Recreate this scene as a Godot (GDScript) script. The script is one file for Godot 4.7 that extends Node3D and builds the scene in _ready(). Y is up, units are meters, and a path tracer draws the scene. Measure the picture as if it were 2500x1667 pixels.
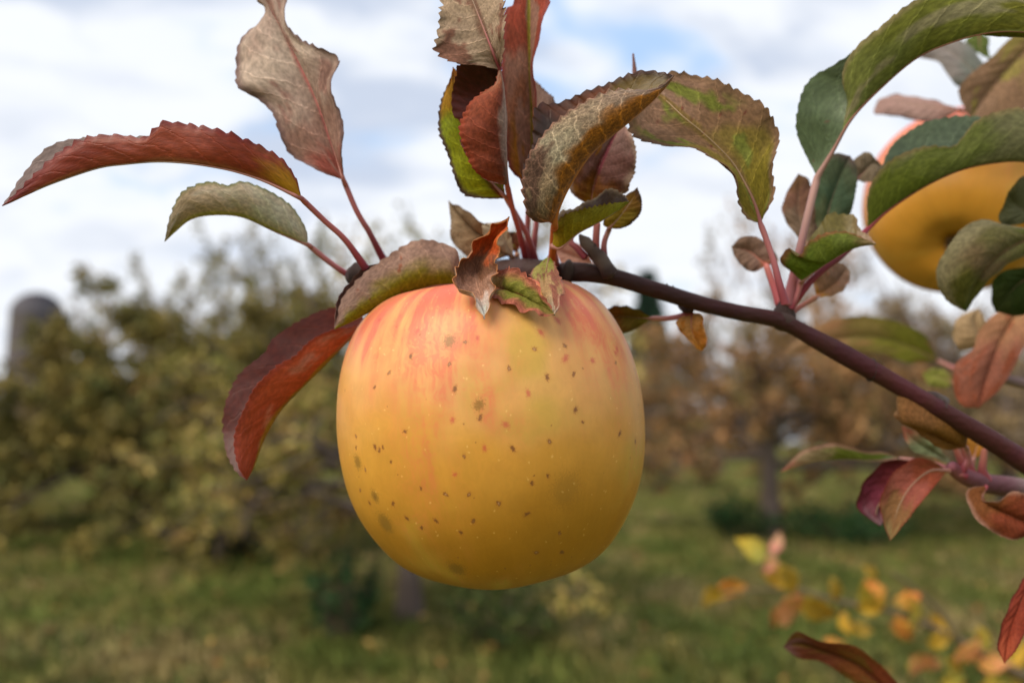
extends Node3D
# An apple on a branch in an autumn orchard. Lengths in metres, y up.

const FOCAL := 1944.0           # focal length in pixels of a frame 2500 wide (28 mm on 36 x 24)
const EYE := Vector3(0, 1.3, 0)
const PITCH := 0.1263           # the lens looks 7.2 degrees upwards
const LEAF_GAIN := 1.75
var nz := FastNoiseLite.new()
var nf := FastNoiseLite.new()
var rng := RandomNumberGenerator.new()
var M := {}
var names := {}
var wood_count := 0

# ------------------------------------------------------------------ mesh collecting
class Mb:
	var v := PackedVector3Array()
	var n := PackedVector3Array()
	var c := PackedColorArray()
	var uv := PackedVector2Array()
	var ix := PackedInt32Array()
	func arrays() -> Array:
		var a := []
		a.resize(Mesh.ARRAY_MAX)
		a[Mesh.ARRAY_VERTEX] = v
		a[Mesh.ARRAY_NORMAL] = n
		a[Mesh.ARRAY_COLOR] = c
		a[Mesh.ARRAY_TEX_UV] = uv
		a[Mesh.ARRAY_INDEX] = ix
		return a
	func turned() -> void:      # every triangle wound so that its front is the side its normals point to
		for k in range(0, ix.size(), 3):
			var a := ix[k]
			var g := (v[ix[k + 2]] - v[a]).cross(v[ix[k + 1]] - v[a])
			if g.dot(n[a] + n[ix[k + 1]] + n[ix[k + 2]]) < 0.0:
				var q := ix[k + 1]
				ix[k + 1] = ix[k + 2]
				ix[k + 2] = q
	func mesh(mat: Material) -> ArrayMesh:
		turned()
		var m := ArrayMesh.new()
		m.add_surface_from_arrays(Mesh.PRIMITIVE_TRIANGLES, arrays())
		m.surface_set_material(0, mat)
		return m

func numbered(called: String) -> String:
	var k: int = names.get(called, 0)
	names[called] = k + 1
	return called if k == 0 else "%s_%03d" % [called, k]

func tag(o: Node, label: String, category: String, group := "", kind := "") -> Node:
	if label: o.set_meta("label", label)
	if category: o.set_meta("category", category)
	if group: o.set_meta("group", group)
	if kind: o.set_meta("kind", kind)
	return o

func thing(called: String, at: Vector3, label: String, category: String, group := "") -> Node3D:
	var o := Node3D.new()
	o.name = numbered(called)
	o.position = at
	add_child(o)
	tag(o, label, category, group)
	return o

func part(called: String, mesh: Mesh, parent: Node, mat: Material = null) -> MeshInstance3D:
	var o := MeshInstance3D.new()
	o.name = numbered(called) if parent == self else called
	o.mesh = mesh
	if mat: o.material_override = mat
	parent.add_child(o, true)
	return o

func hx(s: String) -> Color:
	return Color.html(s).srgb_to_linear()

func fwd() -> Vector3: return Vector3(0, sin(PITCH), -cos(PITCH))
func upw() -> Vector3: return Vector3(0, cos(PITCH), sin(PITCH))

# a place by its bearing (pixels of the 2500 frame) and its depth in metres
func at(x: float, y: float, depth: float) -> Vector3:
	return EYE + (Vector3(1, 0, 0) * ((x - 1250.0) / FOCAL) + upw() * ((833.5 - y) / FOCAL) + fwd()) * depth

# ------------------------------------------------------------------ curves
func catmull(p: PackedVector3Array, count: int) -> PackedVector3Array:
	var n := p.size()
	var dense := PackedVector3Array()
	var per := 14
	for k in n - 1:
		var p0: Vector3 = p[maxi(k - 1, 0)] if k > 0 else p[0] * 2.0 - p[1]
		var p3: Vector3 = p[k + 2] if k + 2 < n else p[n - 1] * 2.0 - p[n - 2]
		for j in per:
			dense.append(p[k].cubic_interpolate(p[k + 1], p0, p3, float(j) / per))
	dense.append(p[n - 1])
	var length := 0.0
	var cum := PackedFloat32Array([0.0])
	for k in dense.size() - 1:
		length += dense[k].distance_to(dense[k + 1])
		cum.append(length)
	var out := PackedVector3Array()
	var k := 0
	for i in count + 1:
		var want := length * i / count
		while k < dense.size() - 2 and cum[k + 1] < want: k += 1
		var f := (want - cum[k]) / maxf(cum[k + 1] - cum[k], 1e-9)
		out.append(dense[k].lerp(dense[k + 1], clampf(f, 0, 1)))
	return out

func ramp(z: Array, t: float) -> float:
	if z.size() == 1: return z[0]
	var f := t * (z.size() - 1)
	var k := mini(int(f), z.size() - 2)
	return lerpf(z[k], z[k + 1], smoothstep(0.0, 1.0, f - k) * 0.5 + (f - k) * 0.5)

func cramp(c: Array, t: float) -> Color:
	if c.size() == 1: return c[0]
	var f := clampf(t, 0, 0.9999) * (c.size() - 1)
	var k := int(f)
	return (c[k] as Color).lerp(c[k + 1], smoothstep(0.15, 0.85, f - k))

# flat list x, y, x, y ... in frame pixels and depths in mm past the plane of focus
func line(xy: Array, z: Array, base := 205.0) -> PackedVector3Array:
	var p := PackedVector3Array()
	var n := xy.size() / 2
	for k in n:
		p.append(at(xy[2 * k], xy[2 * k + 1], (base + ramp(z, float(k) / (n - 1))) * 0.001))
	return p

func tube(b: Mb, p: PackedVector3Array, r: PackedFloat32Array, sides: int, cols: Array, rough := 0.0, cap := true) -> void:
	var n := p.size()
	var first := b.v.size()
	var nrm := Vector3.UP
	var t0 := (p[1] - p[0]).normalized()
	nrm = t0.cross(Vector3(0.3, 0.2, 1)).normalized()
	for i in n:
		var t := (p[mini(i + 1, n - 1)] - p[maxi(i - 1, 0)]).normalized()
		nrm = (nrm - t * nrm.dot(t)).normalized()
		var bi := t.cross(nrm)
		for k in sides + 1:
			var an := TAU * (k % sides) / sides
			var d := nrm * cos(an) + bi * sin(an)
			var rr := r[i]
			if rough > 0.0:
				rr *= 1.0 + rough * nz.get_noise_3dv((p[i] + d * r[i]) * 900.0)
			b.v.append(p[i] + d * rr)
			b.n.append(d)
			b.uv.append(Vector2(float(k) / sides, float(i) / (n - 1)))
			var c: Color = cramp(cols, float(i) / (n - 1))
			if rough > 0.0:
				c = c * (1.0 + 0.5 * nf.get_noise_3dv(p[i] * 1200.0 + d * 0.9))
			b.c.append(Color(c.r, c.g, c.b))
	for i in n - 1:
		for k in sides:
			var q := first + i * (sides + 1) + k
			b.ix.append_array(PackedInt32Array([q, q + 1, q + sides + 2, q, q + sides + 2, q + sides + 1]))
	if cap:
		for e in 2:
			var i := 0 if e == 0 else n - 1
			var d := (p[0] - p[1]).normalized() if e == 0 else (p[n - 1] - p[n - 2]).normalized()
			var m := b.v.size()
			b.v.append(p[i] + d * r[i] * 0.5)
			b.n.append(d)
			b.uv.append(Vector2(0.5, e))
			b.c.append(b.c[first + i * (sides + 1)])
			for k in sides:
				var q := first + i * (sides + 1) + k
				b.ix.append_array(PackedInt32Array([m, q + 1, q]) if e == 0 else PackedInt32Array([m, q, q + 1]))

func radii(list: Array, count: int) -> PackedFloat32Array:
	var r := PackedFloat32Array()
	for i in count + 1: r.append(ramp(list, float(i) / count))
	return r

# ------------------------------------------------------------------ leaves
# st: o = colours of the outer face from base to tip, i = of the inner face; om / im = along the midrib, oe / ie = along the margin,
# op / ip = [colour, share] of patches, os / is_ = [colour, share] of specks, mo / mi = materials
func face_color(st: Dictionary, f: String, t: float, a: float, s: float, sd: float) -> Color:
	var n1 := nz.get_noise_3d(t * 260.0, s * 130.0, sd)
	var n2 := nf.get_noise_3d(t * 420.0, s * 210.0, sd + 40.0)
	var c := cramp(st[f], clampf(t + 0.16 * n1 + 0.04 * n2, 0, 1))
	if st.has(f + "p"):
		var p: Array = st[f + "p"]
		var v := 0.5 + 0.75 * nz.get_noise_3d(t * 210.0 + 300.0, s * 150.0, sd * 1.7) + 0.12 * n2
		c = c.lerp(p[0], smoothstep(1.0 - p[1] - 0.05, 1.0 - p[1] + 0.05, v))
	if st.has(f + "m"):
		var m: Array = st[f + "m"]
		var reach: float = m[1] * (1.0 + 0.9 * n1 + 0.3 * n2 + 0.5 * absf(sin(t * 27.0)) * a)
		c = c.lerp(m[0], 1.0 - smoothstep(reach * 0.75, reach * 1.15 + 0.01, a))
	if st.has(f + "e"):
		var e: Array = st[f + "e"]
		c = c.lerp(e[0], smoothstep(1.0 - e[1] * (1.3 + n1 + 0.5 * n2), 1.02 - e[1] * 0.4, a))
	if st.has(f + "s"):
		var k: Array = st[f + "s"]
		var v := nf.get_noise_3d(t * 700.0, s * 330.0, sd + 9.0)
		c = c.lerp(k[0], 0.85 * smoothstep(0.75 - k[1], 0.83 - k[1], v))
	var g: float = LEAF_GAIN * st.get("gain" if f == "o" else "igain", st.get("gain", 1.0)) * (1.0 + 0.16 * n2 + 0.1 * n1)
	return Color(c.r * g, c.g * g, c.b * g)

func leaf(parent: Node, xy_mid: Array, zm: Array, xy_near: Array, dzn: float, xy_far: Array, dzf: float, st: Dictionary, stem: Array = [], zs: Array = []) -> MeshInstance3D:
	wood_count += 1
	var sd := wood_count * 37.0
	var nt: int = st.get("nt", 96)
	var ns: int = st.get("ns", 13)
	var base: float = st.get("base", 205.0)
	var pm := line(xy_mid, zm, base)
	var mid := catmull(pm, nt)
	var near := catmull(edge(xy_near, zm, dzn * st.get("lean", 0.2), base), nt)
	var far: PackedVector3Array
	if xy_far.size():
		far = catmull(edge(xy_far, zm, dzf, base), nt)
	else:      # the half that is folded away behind the other
		for i in nt + 1:
			var away := (mid[i] - EYE).normalized()
			far.append(mid[i].lerp(near[i], 0.9) + away * dzf * 0.001 * sin(PI * i / nt))
	for e in [near, far]:
		e[0] = mid[0]; e[nt] = mid[nt]
	# which side of the blade is its outer one: the side of the near half that is turned to the eye
	var sign := 0.0
	for i in range(8, nt - 8, 4):
		var tg := mid[i + 1] - mid[i - 1]
		sign += tg.normalized().cross((near[i] - mid[i])).dot(EYE - mid[i])
	sign = 1.0 if sign > 0 else -1.0
	var bulge: float = st.get("bulge", 0.1)
	var wave: float = st.get("wave", 0.0006)
	var tooth: float = st.get("tooth", 0.0009)
	var teeth: float = st.get("teeth", 24.0)
	var cols := 2 * ns + 1
	var pos := PackedVector3Array()
	pos.resize((nt + 1) * cols)
	for i in nt + 1:
		var t := float(i) / nt
		var tg := (mid[mini(i + 1, nt)] - mid[maxi(i - 1, 0)]).normalized()
		var ends := pow(maxf(sin(PI * t), 0.0), 0.35)
		for j in cols:
			var s := float(j - ns) / ns
			var a := absf(s)
			var e: Vector3 = near[i] if s >= 0 else far[i]
			var w := e - mid[i]
			var nn := tg.cross(w if s >= 0 else -w).normalized() * sign
			var p := mid[i].lerp(e, a) + nn * (bulge * w.length() * sin(PI * pow(a, 0.8)))
			p += nn * a * wave * ends * (1.6 * nz.get_noise_3d(t * 220.0, s * 90.0, sd + 500.0) + 0.5 * sin(t * 31.0 + sd) * a)
			p += nn * 0.00022 * ends * (absf(sin((t - 0.2 * pow(a, 1.3)) * 28.0)) - 0.5) * sin(PI * clampf(a * 1.05, 0, 1))
			if a > 0.7 and w.length() > 1e-5:
				var saw := fposmod(t * teeth + (0.4 if s > 0 else 0.0) + 0.35 * nf.get_noise_2d(t * 300.0, sd), 1.0)
				saw = (saw / 0.72 if saw < 0.72 else (1.0 - saw) / 0.28) - 0.45
				p += (w.normalized() + tg * 0.45) * saw * tooth * (1.0 + 1.1 * nz.get_noise_3d(t * 900.0, s * 20.0, sd + 77.0)) * ends * pow((a - 0.7) / 0.3, 1.6)
			pos[i * cols + j] = p
	var nor := PackedVector3Array()
	nor.resize(pos.size())
	for i in nt + 1:
		for j in cols:
			var di := pos[mini(i + 1, nt) * cols + j] - pos[maxi(i - 1, 0) * cols + j]
			var dj := pos[i * cols + mini(j + 1, cols - 1)] - pos[i * cols + maxi(j - 1, 0)]
			var n := di.cross(dj)
			if n.length() < 1e-12: n = nor[maxi(i - 1, 0) * cols + j] * sign if i > 0 else Vector3(0, 0, 1)
			nor[i * cols + j] = n.normalized() * sign
	for j in cols:
		nor[j] = nor[2 * cols + j]
		nor[nt * cols + j] = nor[(nt - 2) * cols + j]
	var faces := [Mb.new(), Mb.new()]
	for f in 2:
		var b: Mb = faces[f]
		var dir := 1.0 if f == 0 else -1.0
		for i in nt + 1:
			var t := float(i) / nt
			for j in cols:
				var s := float(j - ns) / ns
				var q := i * cols + j
				var a := absf(s)
				b.v.append(pos[q] + nor[q] * dir * 0.00014 * (1.0 - 0.6 * pow(a, 6.0)))
				b.n.append(nor[q] * dir)
				b.uv.append(Vector2(t, (s + 1.0) / 2.0))
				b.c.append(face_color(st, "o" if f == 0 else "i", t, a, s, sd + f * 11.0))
		for i in nt:
			for j in cols - 1:
				var q := i * cols + j
				if (f == 0) == (sign > 0):
					b.ix.append_array(PackedInt32Array([q, q + cols + 1, q + cols, q, q + 1, q + cols + 1]))
				else:
					b.ix.append_array(PackedInt32Array([q, q + cols, q + cols + 1, q, q + cols + 1, q + 1]))
	# the rim that joins the two faces
	var rim: Mb = faces[0]
	var inner: Mb = faces[1]
	for e in [0, cols - 1]:
		var first := rim.v.size()
		for i in nt + 1:
			var q: int = i * cols + e
			var side := (pos[q] - pos[i * cols + (1 if e == 0 else cols - 2)]).normalized()
			for f in 2:
				rim.v.append((rim if f == 0 else inner).v[q])
				rim.n.append(side)
				rim.uv.append(Vector2(float(i) / nt, 0.0 if e == 0 else 1.0))
				rim.c.append(rim.c[q])
		for i in nt:
			var q := first + 2 * i
			rim.ix.append_array(PackedInt32Array([q, q + 2, q + 3, q, q + 3, q + 1]))
	faces[0].turned()
	faces[1].turned()
	var mesh := ArrayMesh.new()
	mesh.add_surface_from_arrays(Mesh.PRIMITIVE_TRIANGLES, faces[0].arrays())
	mesh.add_surface_from_arrays(Mesh.PRIMITIVE_TRIANGLES, faces[1].arrays())
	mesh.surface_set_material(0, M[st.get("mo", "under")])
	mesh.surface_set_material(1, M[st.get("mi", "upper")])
	var o := part("leaf", mesh, parent)
	if st.has("label"): o.set_meta("label", st.label)
	# petiole, running on as the midrib
	var rib := PackedVector3Array()
	var rr := PackedFloat32Array()
	var thick: float = st.get("stem", 0.0010) * 0.82
	if stem.size():
		var sp := catmull(line(stem + [xy_mid[0], xy_mid[1]], zs, base), 22)
		for i in 22:
			rib.append(sp[i])
			var f := i / 22.0
			rr.append(thick * (1.0 + 0.5 * pow(1.0 - f, 4.0)))
	for i in range(0, int(nt * st.get("rib", 0.9)), 3):
		rib.append(mid[i])
		rr.append(thick * (0.14 + 0.5 * exp(-9.0 * i / nt) + 0.2 * (1.0 - float(i) / nt)))
	if rib.size() < 2: return o
	var tb := Mb.new()
	var sc: Array = st.get("sc", [hx("8c3c48"), hx("b06a6c"), hx("ae7a70"), hx("9c806a"), hx("9e8a70")])
	tube(tb, rib, rr, 10, sc, 0.05)
	part("petiole", tb.mesh(M.stem), o)
	return o

func edge(xy: Array, zm: Array, dz: float, base: float) -> PackedVector3Array:
	var p := PackedVector3Array()
	var n := xy.size() / 2
	for k in n:
		var t := float(k) / (n - 1)
		p.append(at(xy[2 * k], xy[2 * k + 1], (base + ramp(zm, t) + dz * pow(sin(PI * t), 0.7)) * 0.001))
	return p

# ------------------------------------------------------------------ computed textures
func leaf_textures() -> void:
	var n := 512
	var cell := FastNoiseLite.new()
	cell.seed = 5
	cell.noise_type = FastNoiseLite.TYPE_CELLULAR
	cell.cellular_return_type = FastNoiseLite.RETURN_DISTANCE2_SUB
	cell.frequency = 0.045
	cell.fractal_type = FastNoiseLite.FRACTAL_NONE
	var cell2: FastNoiseLite = cell.duplicate()
	cell2.frequency = 0.11
	cell2.seed = 8
	var up := Image.create_empty(n, n, false, Image.FORMAT_RGB8)
	var under := Image.create_empty(n, n, false, Image.FORMAT_RGB8)
	var wool := Image.create_empty(n, n, false, Image.FORMAT_RGB8)
	var relief := Image.create_empty(n, n, false, Image.FORMAT_RGB8)
	var hair := PackedFloat32Array()
	hair.resize(n * n)
	var r := RandomNumberGenerator.new()
	r.seed = 77
	for k in 5200:
		var p := Vector2(r.randf() * n, r.randf() * n)
		var an := r.randf() * TAU
		var turn := r.randf_range(-0.16, 0.16)
		var amp := r.randf_range(0.25, 0.8)
		for q in r.randi_range(14, 46):
			an += turn + r.randf_range(-0.1, 0.1)
			p += Vector2(cos(an) * 0.75, sin(an) * 1.3)
			var w := posmod(int(p.x), n) + posmod(int(p.y), n) * n
			hair[w] = minf(1.0, hair[w] + amp * 0.5)
	for y in n:
		var s := (y + 0.5) / n * 2.0 - 1.0
		var a := absf(s)
		for x in n:
			var u := (x + 0.5) / n
			var wob := 0.012 * nf.get_noise_2d(x * 1.4, y * 1.4)
			var w := (u + wob - 0.2 * pow(a, 1.35)) * 9.0 + (0.35 if s > 0 else 0.0)
			var d := absf(w - roundf(w)) / 9.0
			var vein := 1.0 - smoothstep(0.0, 0.011 - 0.006 * a, d)
			vein *= 1.0 - smoothstep(0.85, 1.0, a)
			var c1 := cell.get_noise_2d(x * 1.0, y * 0.8) * 0.5 + 0.5
			var c2 := cell2.get_noise_2d(x * 1.0, y * 0.8) * 0.5 + 0.5
			var t1 := 1.0 - smoothstep(0.02, 0.14, c1)
			var t2 := 1.0 - smoothstep(0.05, 0.25, c2)
			var mott := nf.get_noise_2d(x * 2.6, y * 2.0)
			var rib := 1.0 - smoothstep(0.008, 0.03, a)
			var g := 0.84 + 0.12 * mott + 0.07 * vein + 0.03 * t1 + 0.02 * t2 + 0.06 * rib
			up.set_pixel(x, y, Color(g, g * 0.99, g * 0.97))
			g = 0.76 + 0.14 * mott + 0.11 * maxf(vein, rib) + 0.03 * t1 + 0.02 * t2 + 0.05 * hair[y * n + x]
			under.set_pixel(x, y, Color(g, g, g))
			var h := hair[y * n + x]
			g = 0.50 + 0.12 * mott + 0.2 * maxf(vein, rib) + 0.07 * t1 + 0.42 * h
			wool.set_pixel(x, y, Color(g, g, g))
			g = 0.4 + 0.45 * maxf(vein, rib) + 0.08 * t1 + 0.04 * t2 + 0.06 * mott + 0.05 * h
			relief.set_pixel(x, y, Color(g, g, g))
	var rt = ImageTexture.create_from_image(relief)
	for k in [["upper", up, 0.46, 0.45], ["under", under, 0.72, 0.3], ["wool", wool, 0.9, 0.2]]:
		var m := StandardMaterial3D.new()
		m.resource_name = "leaf_" + k[0]
		m.vertex_color_use_as_albedo = true
		m.albedo_texture = ImageTexture.create_from_image(k[1])
		m.roughness = k[2]
		m.metallic_specular = k[3]
		m.heightmap_enabled = true
		m.heightmap_texture = rt
		m.heightmap_scale = 0.022 if k[0] != "upper" else -0.016
		m.backlight_enabled = true
		m.backlight = Color(0.8, 0.8, 0.8)
		if k[0] == "wool":
			m.rim_enabled = true
			m.rim = 0.5
			m.rim_tint = 0.4
		M[k[0]] = m

func plain(called: String, rough: float, spec := 0.4) -> StandardMaterial3D:
	var m := StandardMaterial3D.new()
	m.resource_name = called
	m.vertex_color_use_as_albedo = true
	m.roughness = rough
	m.metallic_specular = spec
	M[called] = m
	return m

func _ready() -> void:
	# ---------------- camera, sky, sun, exposure
	var cam := Camera3D.new()
	cam.name = "camera"
	var optics := CameraAttributesPhysical.new()
	optics.frustum_focal_length = 28.0
	optics.frustum_near = 0.02
	optics.frustum_far = 900.0
	optics.frustum_focus_distance = 0.201
	optics.exposure_aperture = 7.6
	cam.attributes = optics
	cam.fov = rad_to_deg(2.0 * atan(833.5 / FOCAL))
	cam.near = 0.02
	cam.far = 900.0
	cam.position = EYE
	cam.rotation = Vector3(PITCH, 0, 0)
	add_child(cam)
	nz.seed = 3
	nz.frequency = 0.01
	nz.fractal_octaves = 3
	nf.seed = 9
	nf.frequency = 0.02
	nf.fractal_octaves = 3
	var we := WorldEnvironment.new()
	we.name = "world_environment"
	var env := Environment.new()
	env.background_mode = Environment.BG_SKY
	env.tonemap_mode = Environment.TONE_MAPPER_LINEAR
	env.tonemap_exposure = 1.3
	env.sdfgi_enabled = true
	env.ssao_enabled = true
	env.ssil_enabled = true
	var sky := Sky.new()
	var pan := PanoramaSkyMaterial.new()
	pan.panorama = sky_texture()
	sky.sky_material = pan
	env.sky = sky
	we.environment = env
	add_child(we)
	var sun := DirectionalLight3D.new()
	sun.name = "sun"
	sun.light_energy = 1.0
	sun.light_color = Color(1.0, 0.95, 0.86)
	sun.light_angular_distance = 42.0
	sun.shadow_enabled = true
	sun.look_at_from_position(Vector3(-0.6, 0.82, 0.62), Vector3.ZERO, Vector3.UP)
	add_child(sun)
	materials()
	ground()
	far_things()
	woodland()
	orchard()
	weeds_and_grass()
	main_branch()
	apples()
	right_twigs()
	low_twig()

func materials() -> void:
	leaf_textures()
	plain("stem", 0.5)
	plain("bark", 0.9, 0.2)
	var twig := plain("twig", 0.6, 0.35)
	var nt := NoiseTexture2D.new()
	nt.width = 256
	nt.height = 256
	nt.seamless = true
	var fn := FastNoiseLite.new()
	fn.seed = 31
	fn.frequency = 0.03
	fn.fractal_octaves = 5
	nt.noise = fn
	twig.heightmap_enabled = true
	twig.heightmap_texture = nt
	twig.heightmap_scale = 0.022
	twig.uv1_scale = Vector3(1, 6, 1)
	var fl := plain("far_leaf", 0.6, 0.3)
	fl.backlight_enabled = true
	fl.backlight = Color(0.5, 0.5, 0.4)
	plain("grass_blade", 0.7, 0.2)
	M.kite_mesh = kite()
	M.apple_red = apple_material(23, 640, [], 0.9)
	M.apple = apple_material(11, 1536, spot_list())

func spot_list() -> Array:
	var out := []
	for k in SPOTS.size() / 4:
		out.append([SPOTS[4 * k] * 0.001, SPOTS[4 * k + 1] * 0.001, SPOTS[4 * k + 2] * 0.0001, SPOTS[4 * k + 3]])
	var r := RandomNumberGenerator.new()
	r.seed = 5
	for k in 500:
		var u := r.randf()
		var v := r.randf_range(0.2, 0.86)
		out.append([u, v, r.randf_range(0.0005, 0.0011), 3 if r.randf() < 0.85 else 0])
	for k in 130:
		out.append([fposmod(r.randf_range(0.72, 1.32), 1.0), r.randf_range(0.25, 0.85), r.randf_range(0.0008, 0.0025), 0 if r.randf() < 0.75 else 2])
	return out

func ground() -> void:
	var b := Mb.new()
	var n := 90
	for i in n + 1:
		for j in n + 1:
			var fx := (float(j) / n - 0.5) * 2.0
			var fz := (float(i) / n - 0.5) * 2.0
			var p := Vector3(signf(fx) * pow(absf(fx), 3.0) * 420.0, 0, signf(fz) * pow(absf(fz), 3.0) * 420.0)
			p.y = 0.05 * nz.get_noise_2d(p.x * 8.0, p.z * 8.0) - 0.03
			b.v.append(p)
			b.uv.append(Vector2(p.x, p.z))
			b.n.append(Vector3.UP)
			b.c.append(Color.WHITE)
	for i in n:
		for j in n:
			var q := i * (n + 1) + j
			b.ix.append_array(PackedInt32Array([q, q + 1, q + n + 2, q, q + n + 2, q + n + 1]))
	var m := StandardMaterial3D.new()
	m.resource_name = "turf"
	m.roughness = 0.95
	m.metallic_specular = 0.1
	m.uv1_triplanar = true
	m.uv1_world_triplanar = true
	m.uv1_scale = Vector3(0.13, 0.13, 0.13)
	var nt := NoiseTexture2D.new()
	nt.width = 1024
	nt.height = 1024
	nt.seamless = true
	var fn := FastNoiseLite.new()
	fn.seed = 12
	fn.frequency = 0.012
	fn.fractal_octaves = 6
	nt.noise = fn
	var g := Gradient.new()
	g.offsets = PackedFloat32Array([0.0, 0.3, 0.5, 0.7, 1.0])
	g.colors = PackedColorArray([Color8(58, 66, 28), Color8(78, 88, 40), Color8(96, 100, 50), Color8(114, 108, 62), Color8(134, 120, 78)])
	nt.color_ramp = g
	m.albedo_texture = nt
	var o := part("ground", b.mesh(m), self)
	o.set_meta("kind", "structure")

func far_things() -> void:
	# silo with a domed roof, far behind the orchard on the left
	var d := 80.0
	var root := thing("silo", Vector3((76 - 1250.0) / FOCAL * d, 0, -d), "tall grey brown domed silo beyond the orchard trees at far left", "silo")
	var rad := 2.45
	var hh := 14.2
	var wall := Mb.new()
	tube(wall, PackedVector3Array([Vector3(0, -0.3, 0), Vector3(0, hh * 0.5, 0), Vector3(0, hh, 0)]), PackedFloat32Array([rad, rad, rad]), 40, [hx("5a5456"), hx("625a5a"), hx("5a5658")])
	part("wall", wall.mesh(M.bark), root)
	var dome := Mb.new()
	var dp := PackedVector3Array()
	var dr := PackedFloat32Array()
	for k in 13:
		var a := PI * 0.5 * k / 12.0
		dp.append(Vector3(0, hh + sin(a) * 2.3, 0))
		dr.append(maxf(cos(a) * (rad + 0.05), 0.03))
	tube(dome, dp, dr, 40, [hx("66626a"), hx("5c5860")])
	part("roof", dome.mesh(M.bark), root)
	for k in 14:
		var hoop := Mb.new()
		tube(hoop, PackedVector3Array([Vector3(0, 0.8 + k, 0), Vector3(0, 0.87 + k, 0)]), PackedFloat32Array([rad + 0.03, rad + 0.03]), 40, [hx("4a4648")])
		part("hoop", hoop.mesh(M.bark), root)
	conifer(140, 76.0, 13.6, 51, "dark conifer close to the right of the silo")
	conifer(1588, 58.0, 14.0, 52, "taller dark conifer far behind the branch, above the middle of the photo")
	conifer(1478, 62.0, 11.2, 53, "shorter dark conifer far behind the apple, left of the taller one")

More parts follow.
